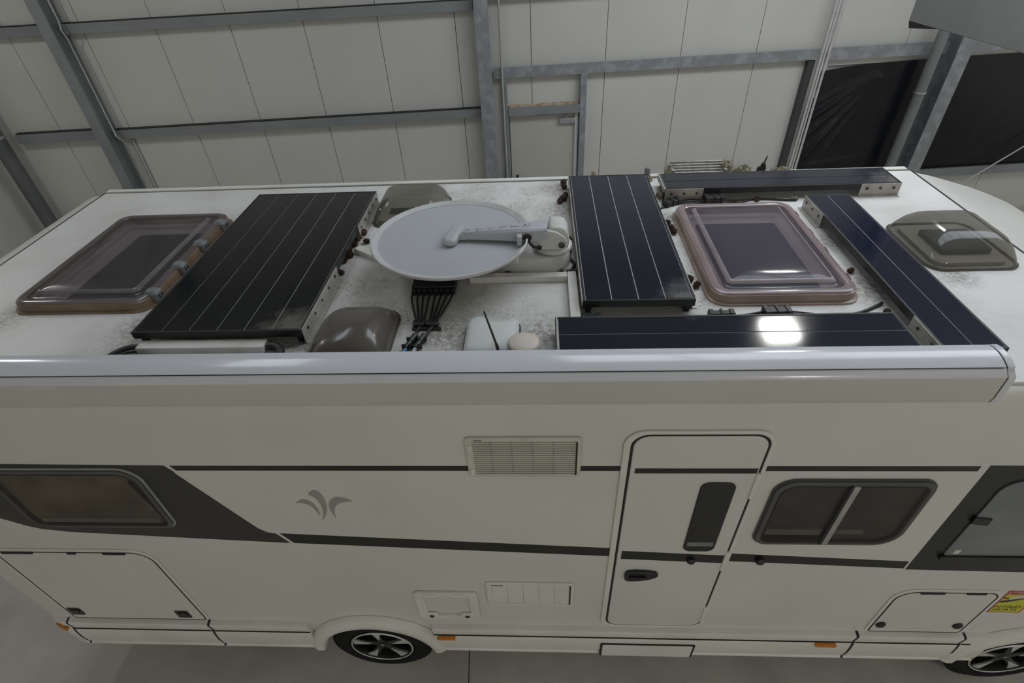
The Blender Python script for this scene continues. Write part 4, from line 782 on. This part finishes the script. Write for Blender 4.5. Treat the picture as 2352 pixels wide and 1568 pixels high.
MB().lathe([(0.014, 0), (0.014, 0.008), (0, 0.008)], lambda p, q, h: (-0.01+p, 0.962-h, 3.225+q), 10).build('cable_plug', 'seal', sp_)
# LNB arm lying over the dish, tapered, with raised letters
def armring(x, yc, wn, wf, zt, zb): return [Vector((x, yc-wn, zb)), Vector((x, yc-wn, zt-0.012)), Vector((x, yc-wn+0.012, zt)), Vector((x, yc+wf-0.012, zt)), Vector((x, yc+wf, zt-0.012)), Vector((x, yc+wf, zb))]
arm = MB().loft([armring(-0.45, 0.965, 0.018, 0.028, 3.318, 3.285), armring(-0.40, 0.965, 0.020, 0.030, 3.330, 3.290), armring(-0.28, 0.960, 0.026, 0.040, 3.345, 3.290), armring(-0.15, 0.955, 0.036, 0.052, 3.356, 3.287), armring(-0.06, 0.960, 0.046, 0.062, 3.360, 3.285), armring(0.0, 0.985, 0.06, 0.06, 3.358, 3.285), armring(0.035, 1.01, 0.06, 0.06, 3.350, 3.285)]).build('feed_arm', 'dish', sa, bevel=0.004, sharp=30)
pd = [Vector((px, py, 0)) for px, py in rr(-0.038, 0.038, -0.105, 0.105, 0.037, 8)]
def pdr(sc, z): 
    a = 0.21; return [Vector((-0.475+(p.x*math.cos(a)+p.y*math.sin(a))*sc, 0.985+(-p.x*math.sin(a)+p.y*math.cos(a))*sc, z)) for p in pd]
MB().loft([pdr(0.92, 3.284), pdr(1.0, 3.292), pdr(1.0, 3.308), pdr(0.93, 3.318), pdr(0.75, 3.323), pdr(0.35, 3.325)]).build('feed_head', 'dish', sa, sharp=60)
MB().loft([[Vector((p.x*0.35-0.115, p.y*0.3+0.895+0.01, z)) for p in pd] for z in (3.285, 3.33, 3.338)]).build('arm_nub', 'dish', sa, bevel=0.004)
for i, ch in enumerate('OYSTER'):
    cx = (-0.395, -0.325, -0.258, -0.197, -0.135, -0.072)[i]; cz = (3.331, 3.3395, 3.346, 3.352, 3.3565, 3.3595)[i]
    # each letter stands on its own with its top towards the feed head
    text(ch, 0.062, lambda x, y, h: (cx-y, 0.968+x*0.95, cz+h), 0.006).build('raised_letter', 'dish', arm, smooth=False)
MB().tube([(-0.075, 0.895, 3.315), (-0.082, 0.86, 3.30), (-0.115, 0.80, 3.285), (-0.13, 0.765, 3.25)], 0.0055, 8, 5).build('feed_cable', 'satwhite', sa)
MB().tube([(-0.075, 0.90, 3.312), (-0.05, 0.915, 3.265), (-0.03, 0.935, 3.24), (-0.012, 0.95, 3.227)], 0.008, 8, 5).build('plug_cable', 'cable', sa)
MB().lathe([(0.020, 0.0), (0.024, 0.004), (0.016, 0.006), (0, 0.004)], lambda p, q, h: (-0.073+p, 0.907-h, 3.318+q*0.9), 16).build('cable_grommet', 'seal', sa)

# cable ducts and conduits
def duct(x0, x1, y0, y1, h, label, z=RZ):
    return MB().box(x0, x1, y0, y1, z, z+h).build('cable_duct', 'duct', bevel=0.003, label=label, cat='cable duct')
duct(-0.40, 0.140, 0.868, 0.915, 0.038, 'white cable duct lying in front of the dish base')
duct(0.142, 0.192, 0.49, 0.915, 0.040, 'white cable duct running along the four-strip solar panel')
duct(-1.985, -1.345, 0.285, 0.350, 0.042, 'white cable duct in front of the large black solar panel')
b = MB(); b.prism([(-1.155, 1.235), (-0.80, 0.99), (-0.775, 1.03), (-1.12, 1.275)], RZ, RZ+0.035, flat)
b.build('cable_duct', 'duct', bevel=0.003, label='white cable duct poking out under the left of the dish', cat='cable duct')
def cable(pts, r, label, nm='cable', m='cable', z=None, sm=6):
    return MB().tube([(p[0], p[1], p[2] if len(p) > 2 else RZ+r) for p in pts], r, 8, sm).build(nm, m, label=label, cat='cable')
cable([(-1.98, 0.318, RZ+0.02), (-2.03, 0.325, RZ+0.02), (-2.085, 0.30, RZ+0.016), (-2.115, 0.245, RZ+0.016), (-2.12, 0.17)], 0.014, 'outer black hose bending out of the rear cable duct')
cable([(-1.99, 0.296, RZ+0.016), (-2.04, 0.29, RZ+0.013), (-2.08, 0.255, RZ+0.013), (-2.085, 0.18)], 0.008, 'thin inner black cable under the rear hose')
cable([(-1.335, 0.318, RZ+0.02), (-1.30, 0.315, RZ+0.022), (-1.262, 0.285, RZ+0.022), (-1.255, 0.22), (-1.255, 0.16)], 0.020, 'thick black hose leaving the front of the rear cable duct')
MB().loft([oval(-1.975, 0.225, 0.085, 0.05, RZ, 20, 2), oval(-1.975, 0.225, 0.08, 0.045, RZ+0.016, 20, 2), oval(-1.975, 0.225, 0.05, 0.025, RZ+0.024, 20, 2)]).build('roof_gland', 'seal', label='flat black roof gland beside the rear cable duct', cat='roof gland')
# combiner block with its eight leads
cb = thing('combiner_block', (-0.585, 0.84, RZ), 'black connector block with eight leads in front of the dish', 'connector')
b = MB()
MB().box(-0.708, -0.470, 0.775, 0.905, RZ, RZ+0.048).build('block', 'cable', cb, bevel=0.006)
for k in range(8):
    x = -0.694+0.0305*k
    MB().box(x-0.0115, x+0.0115, 0.752, 0.80, RZ+0.004, RZ+0.040).build('plug', 'cable', cb, bevel=0.004)
    MB().tube([(x, 0.85, RZ+0.052), (x, 0.90, RZ+0.052)], 0.011, 8).build('top_rib', 'cable', cb)
for k in range(8):
    x = -0.700+0.0317*k; jx = (-0.640, -0.627, -0.613, -0.600, -0.570, -0.558, -0.546, -0.534)[k]
    MB().tube([(x, 0.760, RZ+0.020), (x*0.9+jx*0.1-0.002, 0.70, RZ+0.016), (x*0.35+jx*0.65, 0.58, RZ+0.014), (jx, 0.515, RZ+0.018), (jx, 0.49, RZ+0.02)], 0.0058, 8, 5).build('lead', 'cable', cb)
for jx in (-0.620, -0.552):
    MB().loft([inset(jx-0.032, jx+0.032, 0.462, 0.512, 0, 0.01, RZ), inset(jx-0.032, jx+0.032, 0.462, 0.512, 0, 0.01, RZ+0.026), inset(jx-0.028, jx+0.028, 0.466, 0.508, 0, 0.01, RZ+0.03)]).build('joint', 'cable', cb)
MB().box(-0.650, -0.505, 0.448, 0.464, RZ, RZ+0.014).build('foot_bar', 'cable', cb, bevel=0.003)
for (xa, xb) in ((-0.612, -0.640), (-0.548, -0.595)):
    MB().tube([(xa, 0.462, RZ+0.014), ((xa*2+xb)/3, 0.42, RZ+0.014), (xb+0.016, 0.375, RZ+0.016)], 0.008, 8, 4).build('lead', 'cable', cb)
    MB().tube([(xb+0.020, 0.39, RZ+0.018), (xb+0.004, 0.34, RZ+0.018)], 0.017, 8).build('plug', 'cable', cb)
    MB().box(xb-0.018, xb+0.034, 0.352, 0.364, RZ+0.008, RZ+0.03).build('plug_collar', 'cable', cb)
    MB().tube([(xb+0.004, 0.34, RZ+0.018), (xb-0.010, 0.295, RZ+0.018)], 0.014, 8).build('plug', 'cable', cb)
    MB().box(xb-0.032, xb+0.020, 0.300, 0.311, RZ+0.006, RZ+0.03).build('plug_collar', 'cable', cb)
    MB().tube([(xb-0.010, 0.295, RZ+0.016), (xb-0.022, 0.25, RZ+0.012), (xb-0.03, 0.17, RZ+0.01)], 0.009, 8, 4).build('lead', 'blue_tip' if xa < -0.6 else 'pipe', cb)
# connector runs round the front skylight
def plug(x, y, ang, ln, w_, label, h=0.03):
    c, s_ = math.cos(ang), math.sin(ang); T = lambda p, q, z: (x+p*c-q*s_, y+p*s_+q*c, z)
    t = thing('cable_connector', (x, y, RZ), label, 'connector')
    MB().box(-ln/2, ln/2, -w_/2, w_/2, RZ+0.004, RZ+0.004+h, T).build('body', 'cable', t, bevel=0.005)
    for k in (-0.5, 0.5): MB().box(ln*k-0.012, ln*k+0.012, -w_*0.62, w_*0.62, RZ+0.002, RZ+0.008+h, T).build('collar', 'cable', t, bevel=0.003)
    MB().box(-0.006, 0.006, -w_*0.6, w_*0.6, RZ+0.003, RZ+0.009+h, T).build('clip', 'seal', t)
    return t
plug(0.885, 1.795, 0.45, 0.095, 0.05, 'black connector nearest the four-strip panel behind the front skylight')
plug(1.165, 1.815, 0.05, 0.10, 0.075, 'thick black double connector behind the middle of the front skylight', 0.045)
cable([(0.925, 1.812), (1.0, 1.828, RZ+0.02), (1.06, 1.822, RZ+0.02), (1.12, 1.818, RZ+0.02)], 0.007, 'upper black lead between the two connectors behind the front skylight')
cable([(0.93, 1.80), (1.0, 1.805, RZ+0.012), (1.07, 1.803, RZ+0.012), (1.12, 1.808, RZ+0.02)], 0.007, 'lower black lead between the two connectors behind the front skylight')
cable([(1.21, 1.825, RZ+0.02), (1.28, 1.82), (1.36, 1.825), (1.46, 1.832), (1.55, 1.826), (1.64, 1.806), (1.71, 1.80)], 0.0075, 'long black lead from the double connector to the cross panel')
cable([(1.21, 1.805, RZ+0.02), (1.27, 1.80), (1.32, 1.79), (1.37, 1.805), (1.42, 1.826)], 0.006, 'short looped black lead right of the double connector')
cable([(0.77, 1.70), (0.81, 1.735), (0.85, 1.765), (0.865, 1.785, RZ+0.018)], 0.007, 'black lead coming out under the four-strip panel')
plug(0.885, 0.525, 0.02, 0.10, 0.035, 'black connector left of centre in front of the front skylight')
plug(1.155, 0.535, 0.03, 0.105, 0.05, 'larger black connector in front of the front skylight', 0.035)
cable([(0.78, 0.51), (0.83, 0.527)], 0.006, 'short black lead left of the connectors in front of the skylight')
cable([(0.94, 0.525), (1.0, 0.53), (1.10, 0.545, RZ+0.016)], 0.007, 'upper black lead between the two front connectors')
cable([(0.94, 0.518), (1.02, 0.512), (1.10, 0.525, RZ+0.016)], 0.006, 'lower black lead between the two front connectors')
cable([(1.21, 0.545, RZ+0.016), (1.30, 0.542), (1.38, 0.52), (1.45, 0.51)], 0.006, 'black lead drooping right of the larger front connector')
cable([(1.21, 0.53, RZ+0.016), (1.32, 0.517), (1.42, 0.51), (1.55, 0.535), (1.66, 0.59), (1.70, 0.615)], 0.0075, 'long black lead from the front connectors to the cross panel')
cable([(0.165, 1.28), (0.175, 1.20), (0.168, 1.12), (0.19, 1.04), (0.172, 0.98), (0.185, 0.945)], 0.008, 'black lead squeezed between dish base and four-strip panel')
plug(0.178, 0.945, 0.1, 0.05, 0.022, 'small black clamp at the corner of the white ducts', 0.02)
plug(0.245, 0.515, 0.0, 0.07, 0.035, 'small dark fitting below the near corner of the four-strip panel', 0.025)

# white receiver box, whip antenna, mushroom vent
bx = thing('receiver_box', (-0.24, 0.34, RZ), 'stained white rounded box behind the whip antenna', 'box')
def bxr(d, h): return inset(-0.372, -0.112, 0.205, 0.50, d, 0.05, RZ+h)
MB().loft([bxr(0.0, 0.012), bxr(0.002, 0.035), bxr(0.012, 0.055), bxr(0.03, 0.064), bxr(0.08, 0.067)]).build('cover', 'boxwhite', bx, sharp=60)
MB().loft([bxr(-0.006, 0), bxr(-0.006, 0.012)]).build('gasket', 'seal', bx)
an = thing('whip_antenna', (-0.195, 0.215, RZ), 'thin black whip antenna leaning in front of the white box', 'antenna')
MB().lathe([(0.03, RZ), (0.03, RZ+0.03), (0.018, RZ+0.05), (0, RZ+0.052)], lambda p, q, h: (-0.19+p, 0.18+q, h), 16).build('base', 'seal', an)
MB().tube([(-0.19, 0.18, RZ+0.045), (-0.205, 0.197, RZ+0.115)], 0.0085, 8, 0, 0.0075).build('stem', 'seal', an)
MB().tube([(-0.205, 0.197, RZ+0.113), (-0.252, 0.235, RZ+0.27)], 0.0055, 8, 0, 0.0042).build('whip', 'seal', an)
mv = thing('mushroom_vent', (-0.085, 0.255, RZ), 'round beige mushroom vent cap beside the white box', 'vent')
MB().lathe([(0.03, RZ), (0.03, RZ+0.075)], lambda p, q, h: (-0.085+p, 0.255+q, h), 20).build('stem', 'beige', mv)
MB().lathe([(0.03, RZ+0.066), (0.060, RZ+0.068), (0.072, RZ+0.074), (0.072, RZ+0.079), (0.062, RZ+0.085), (0.03, RZ+0.089), (0, RZ+0.090)], lambda p, q, h: (-0.085+p, 0.255+q, h), 36).build('cap', 'beige', mv, sharp=60)

# weathered slatted vent with moss on the far edge, small antenna, cap
sv = thing('slatted_vent', (1.13, 2.22, RZ), 'weathered slatted vent with dry moss behind the far solar panel', 'vent')
for k in range(5): MB().box(0.955, 1.33, 2.165+0.026*k, 2.180+0.026*k, RZ+0.055+0.010*k, RZ+0.068+0.010*k).build('slat', 'slat', sv, smooth=False)
for x in (0.95, 1.32): MB().box(x, x+0.02, 2.16, 2.30, RZ, RZ+0.085).build('end_cheek', 'slat', sv)
def moss(x, y, rx, ry, h, label, parent=None, z=RZ, seed=1):
    rnd = random.Random(seed); m = MB(); n, k = 14, 6; rings = []
    for j in range(k):
        q = j/(k-1)*PI/2; rings.append([Vector((x+rx*math.cos(q)*math.cos(2*PI*i/n)*rnd.uniform(0.75, 1.2), y+ry*math.cos(q)*math.sin(2*PI*i/n)*rnd.uniform(0.75, 1.2), z+h*math.sin(q)*rnd.uniform(0.8, 1.15) if j else z)) for i in range(n)])
    m.loft(rings)
    for _ in range(40):   # dry blades
        a = rnd.uniform(0, 2*PI); rr_ = rnd.uniform(0, 0.9); p = Vector((x+rx*rr_*math.cos(a), y+ry*rr_*math.sin(a), z+h*0.4)); d = Vector((rnd.uniform(-1, 1)*0.03, rnd.uniform(-1, 1)*0.02, rnd.uniform(0.3, 1)*h)); w_ = Vector((0.003, 0.002, 0))
        m.add([p-w_, p+w_, p+d], [[0, 1, 2]])
    if parent: return m.build('moss', 'moss', parent, smooth=False)
    return m.build('moss_clump', 'moss', smooth=False, label=label, cat='moss')
moss(0.945, 2.22, 0.045, 0.05, 0.10, '', sv, seed=3); moss(1.345, 2.22, 0.065, 0.05, 0.115, '', sv, seed=4); moss(1.30, 2.19, 0.05, 0.03, 0.075, '', sv, seed=5)
moss(1.47, 2.22, 0.085, 0.04, 0.085, 'dry moss clump right of the slatted vent', seed=6)
moss(1.73, 2.23, 0.09, 0.035, 0.062, 'low dry moss clump right of the small black fin antenna', seed=8)
moss(0.83, 1.92, 0.028, 0.05, 0.045, 'brown moss clump under the left end of the far solar panel', seed=9)
moss(0.80, 2.21, 0.03, 0.03, 0.03, 'small moss tuft between the two far panel corners', seed=10)
moss(1.70, 1.82, 0.035, 0.02, 0.025, 'tiny leaf clump at the far corner of the cross panel', seed=11)
fa = thing('fin_antenna', (1.60, 2.22, RZ), 'small black fin antenna behind the far solar panel', 'antenna')
MB().prism([(1.565, RZ), (1.635, RZ), (1.628, RZ+0.075), (1.618, RZ+0.10), (1.600, RZ+0.10), (1.592, RZ+0.075), (1.575, RZ+0.07)], 2.21, 2.235, lambda x, z, h: (x, h, z)).build('fin', 'seal', fa, bevel=0.003)
MB().tube([(1.610, 2.222, RZ+0.095), (1.622, 2.222, RZ+0.150)], 0.006, 6, 0, 0.004).build('tip', 'seal', fa)
MB().lathe([(0.022, RZ+0.0), (0.022, RZ+0.06), (0.014, RZ+0.07), (0, RZ+0.071)], lambda p, q, h: (0.795+p, 2.275+q, h), 14).build('edge_cap', 'hinge', label='small dark cap on the far edge beside the four-strip panel', cat='cap')
MB().lathe([(0.02, RZ+0.0), (0.02, RZ+0.05), (0.012, RZ+0.06), (0, RZ+0.061)], lambda p, q, h: (0.40+p, 2.27+q, h), 14).build('edge_cap', 'acryl_tan', label='small pinkish cap on the far edge behind the four-strip panel', cat='cap')

# pine cones lying in the gaps
def cone_mesh():
    m = MB(); m.lathe([(0.0, -0.9), (0.35, -0.8), (0.55, -0.3), (0.5, 0.2), (0.3, 0.7), (0, 0.95)], lambda p, q, h: (p, q, h), 8)
    for j in range(6):
        z = -0.75+0.27*j; R = 0.45+0.32*math.sin(PI*(j+1)/7.5)
        for i in range(8):
            a = 2*PI*(i+0.5*(j % 2))/8; c, s_ = math.cos(a), math.sin(a); t_ = 0.17
            m.add([(0.3*R*c, 0.3*R*s_, z-0.12), (R*c-t_*s_, R*s_+t_*c, z+0.1), (R*c+t_*s_, R*s_-t_*c, z+0.1), (1.12*R*c, 1.12*R*s_, z+0.2), (0.35*R*c, 0.35*R*s_, z+0.12)], [[0, 2, 3, 1], [0, 1, 4], [0, 4, 2], [1, 3, 4], [3, 2, 4]])
    me = bpy.data.meshes.new('pine_cone'); me.from_pydata(m.v, [], m.f); me.materials.append(MT['cone']); return me
cme = cone_mesh()
GA = ('pine cone between large black panel and dish', 'pine cones beside the large black panel')
GB = ('pine cone along the left of the four-strip panel', 'pine cones left of the four-strip panel')
GC = ('pine cone between four-strip panel and front skylight', 'pine cones right of the four-strip panel')
CONES = [(-1.185, 1.53, 0.030, GA), (-1.15, 1.47, 0.026, GA), (-1.175, 1.40, 0.030, GA), (-1.105, 1.355, 0.024, GA), (-1.175, 1.32, 0.026, GA), (-1.19, 1.24, 0.028, GA), (-1.165, 1.185, 0.028, GA), (-1.185, 1.13, 0.026, GA), (-1.165, 0.99, 0.023, GA),
     (0.17, 2.17, 0.028, GB), (0.175, 2.10, 0.024, GB), (0.16, 1.90, 0.030, GB), (0.135, 1.86, 0.026, GB), (0.175, 1.96, 0.024, GB), (0.17, 1.32, 0.024, GB),
     (0.80, 1.50, 0.026, GC), (0.815, 1.44, 0.026, GC), (0.82, 1.385, 0.024, GC), (0.80, 0.85, 0.026, GC), (0.825, 0.79, 0.024, GC),
     (0.235, 0.60, 0.024, ('pine cone under the near left corner of the four-strip panel', None)), (1.675, 0.91, 0.020, ('pine cone beside the cross panel near the front skylight', None)), (1.68, 0.53, 0.020, ('pine cone between the cross panel and the awning panel', None)), (1.455, 1.815, 0.022, ('pine cone on the leads at the far panel', None)), (1.30, 1.79, 0.018, ('small pine cone on the leads behind the front skylight', None))]
ORD = ['first', 'second', 'third', 'fourth', 'fifth', 'sixth', 'seventh', 'eighth', 'ninth', 'tenth']
for x, y, s_, (lb, gp) in CONES:
    if gp: lb = lb+', '+ORD[sum(1 for c in CONES if c[3][1] == gp and c[1] > y)]+' from the far edge'
    o = bpy.data.objects.new('pine_cone', cme); COL.objects.link(o); o.scale = (s_,)*3
    o.rotation_euler = (random.uniform(1.1, 2.0), random.uniform(-0.4, 0.4), random.uniform(0, 6.3)); o.location = (x, y, RZ+s_*0.72)
    tag(o, lb, 'pine cone', gp)
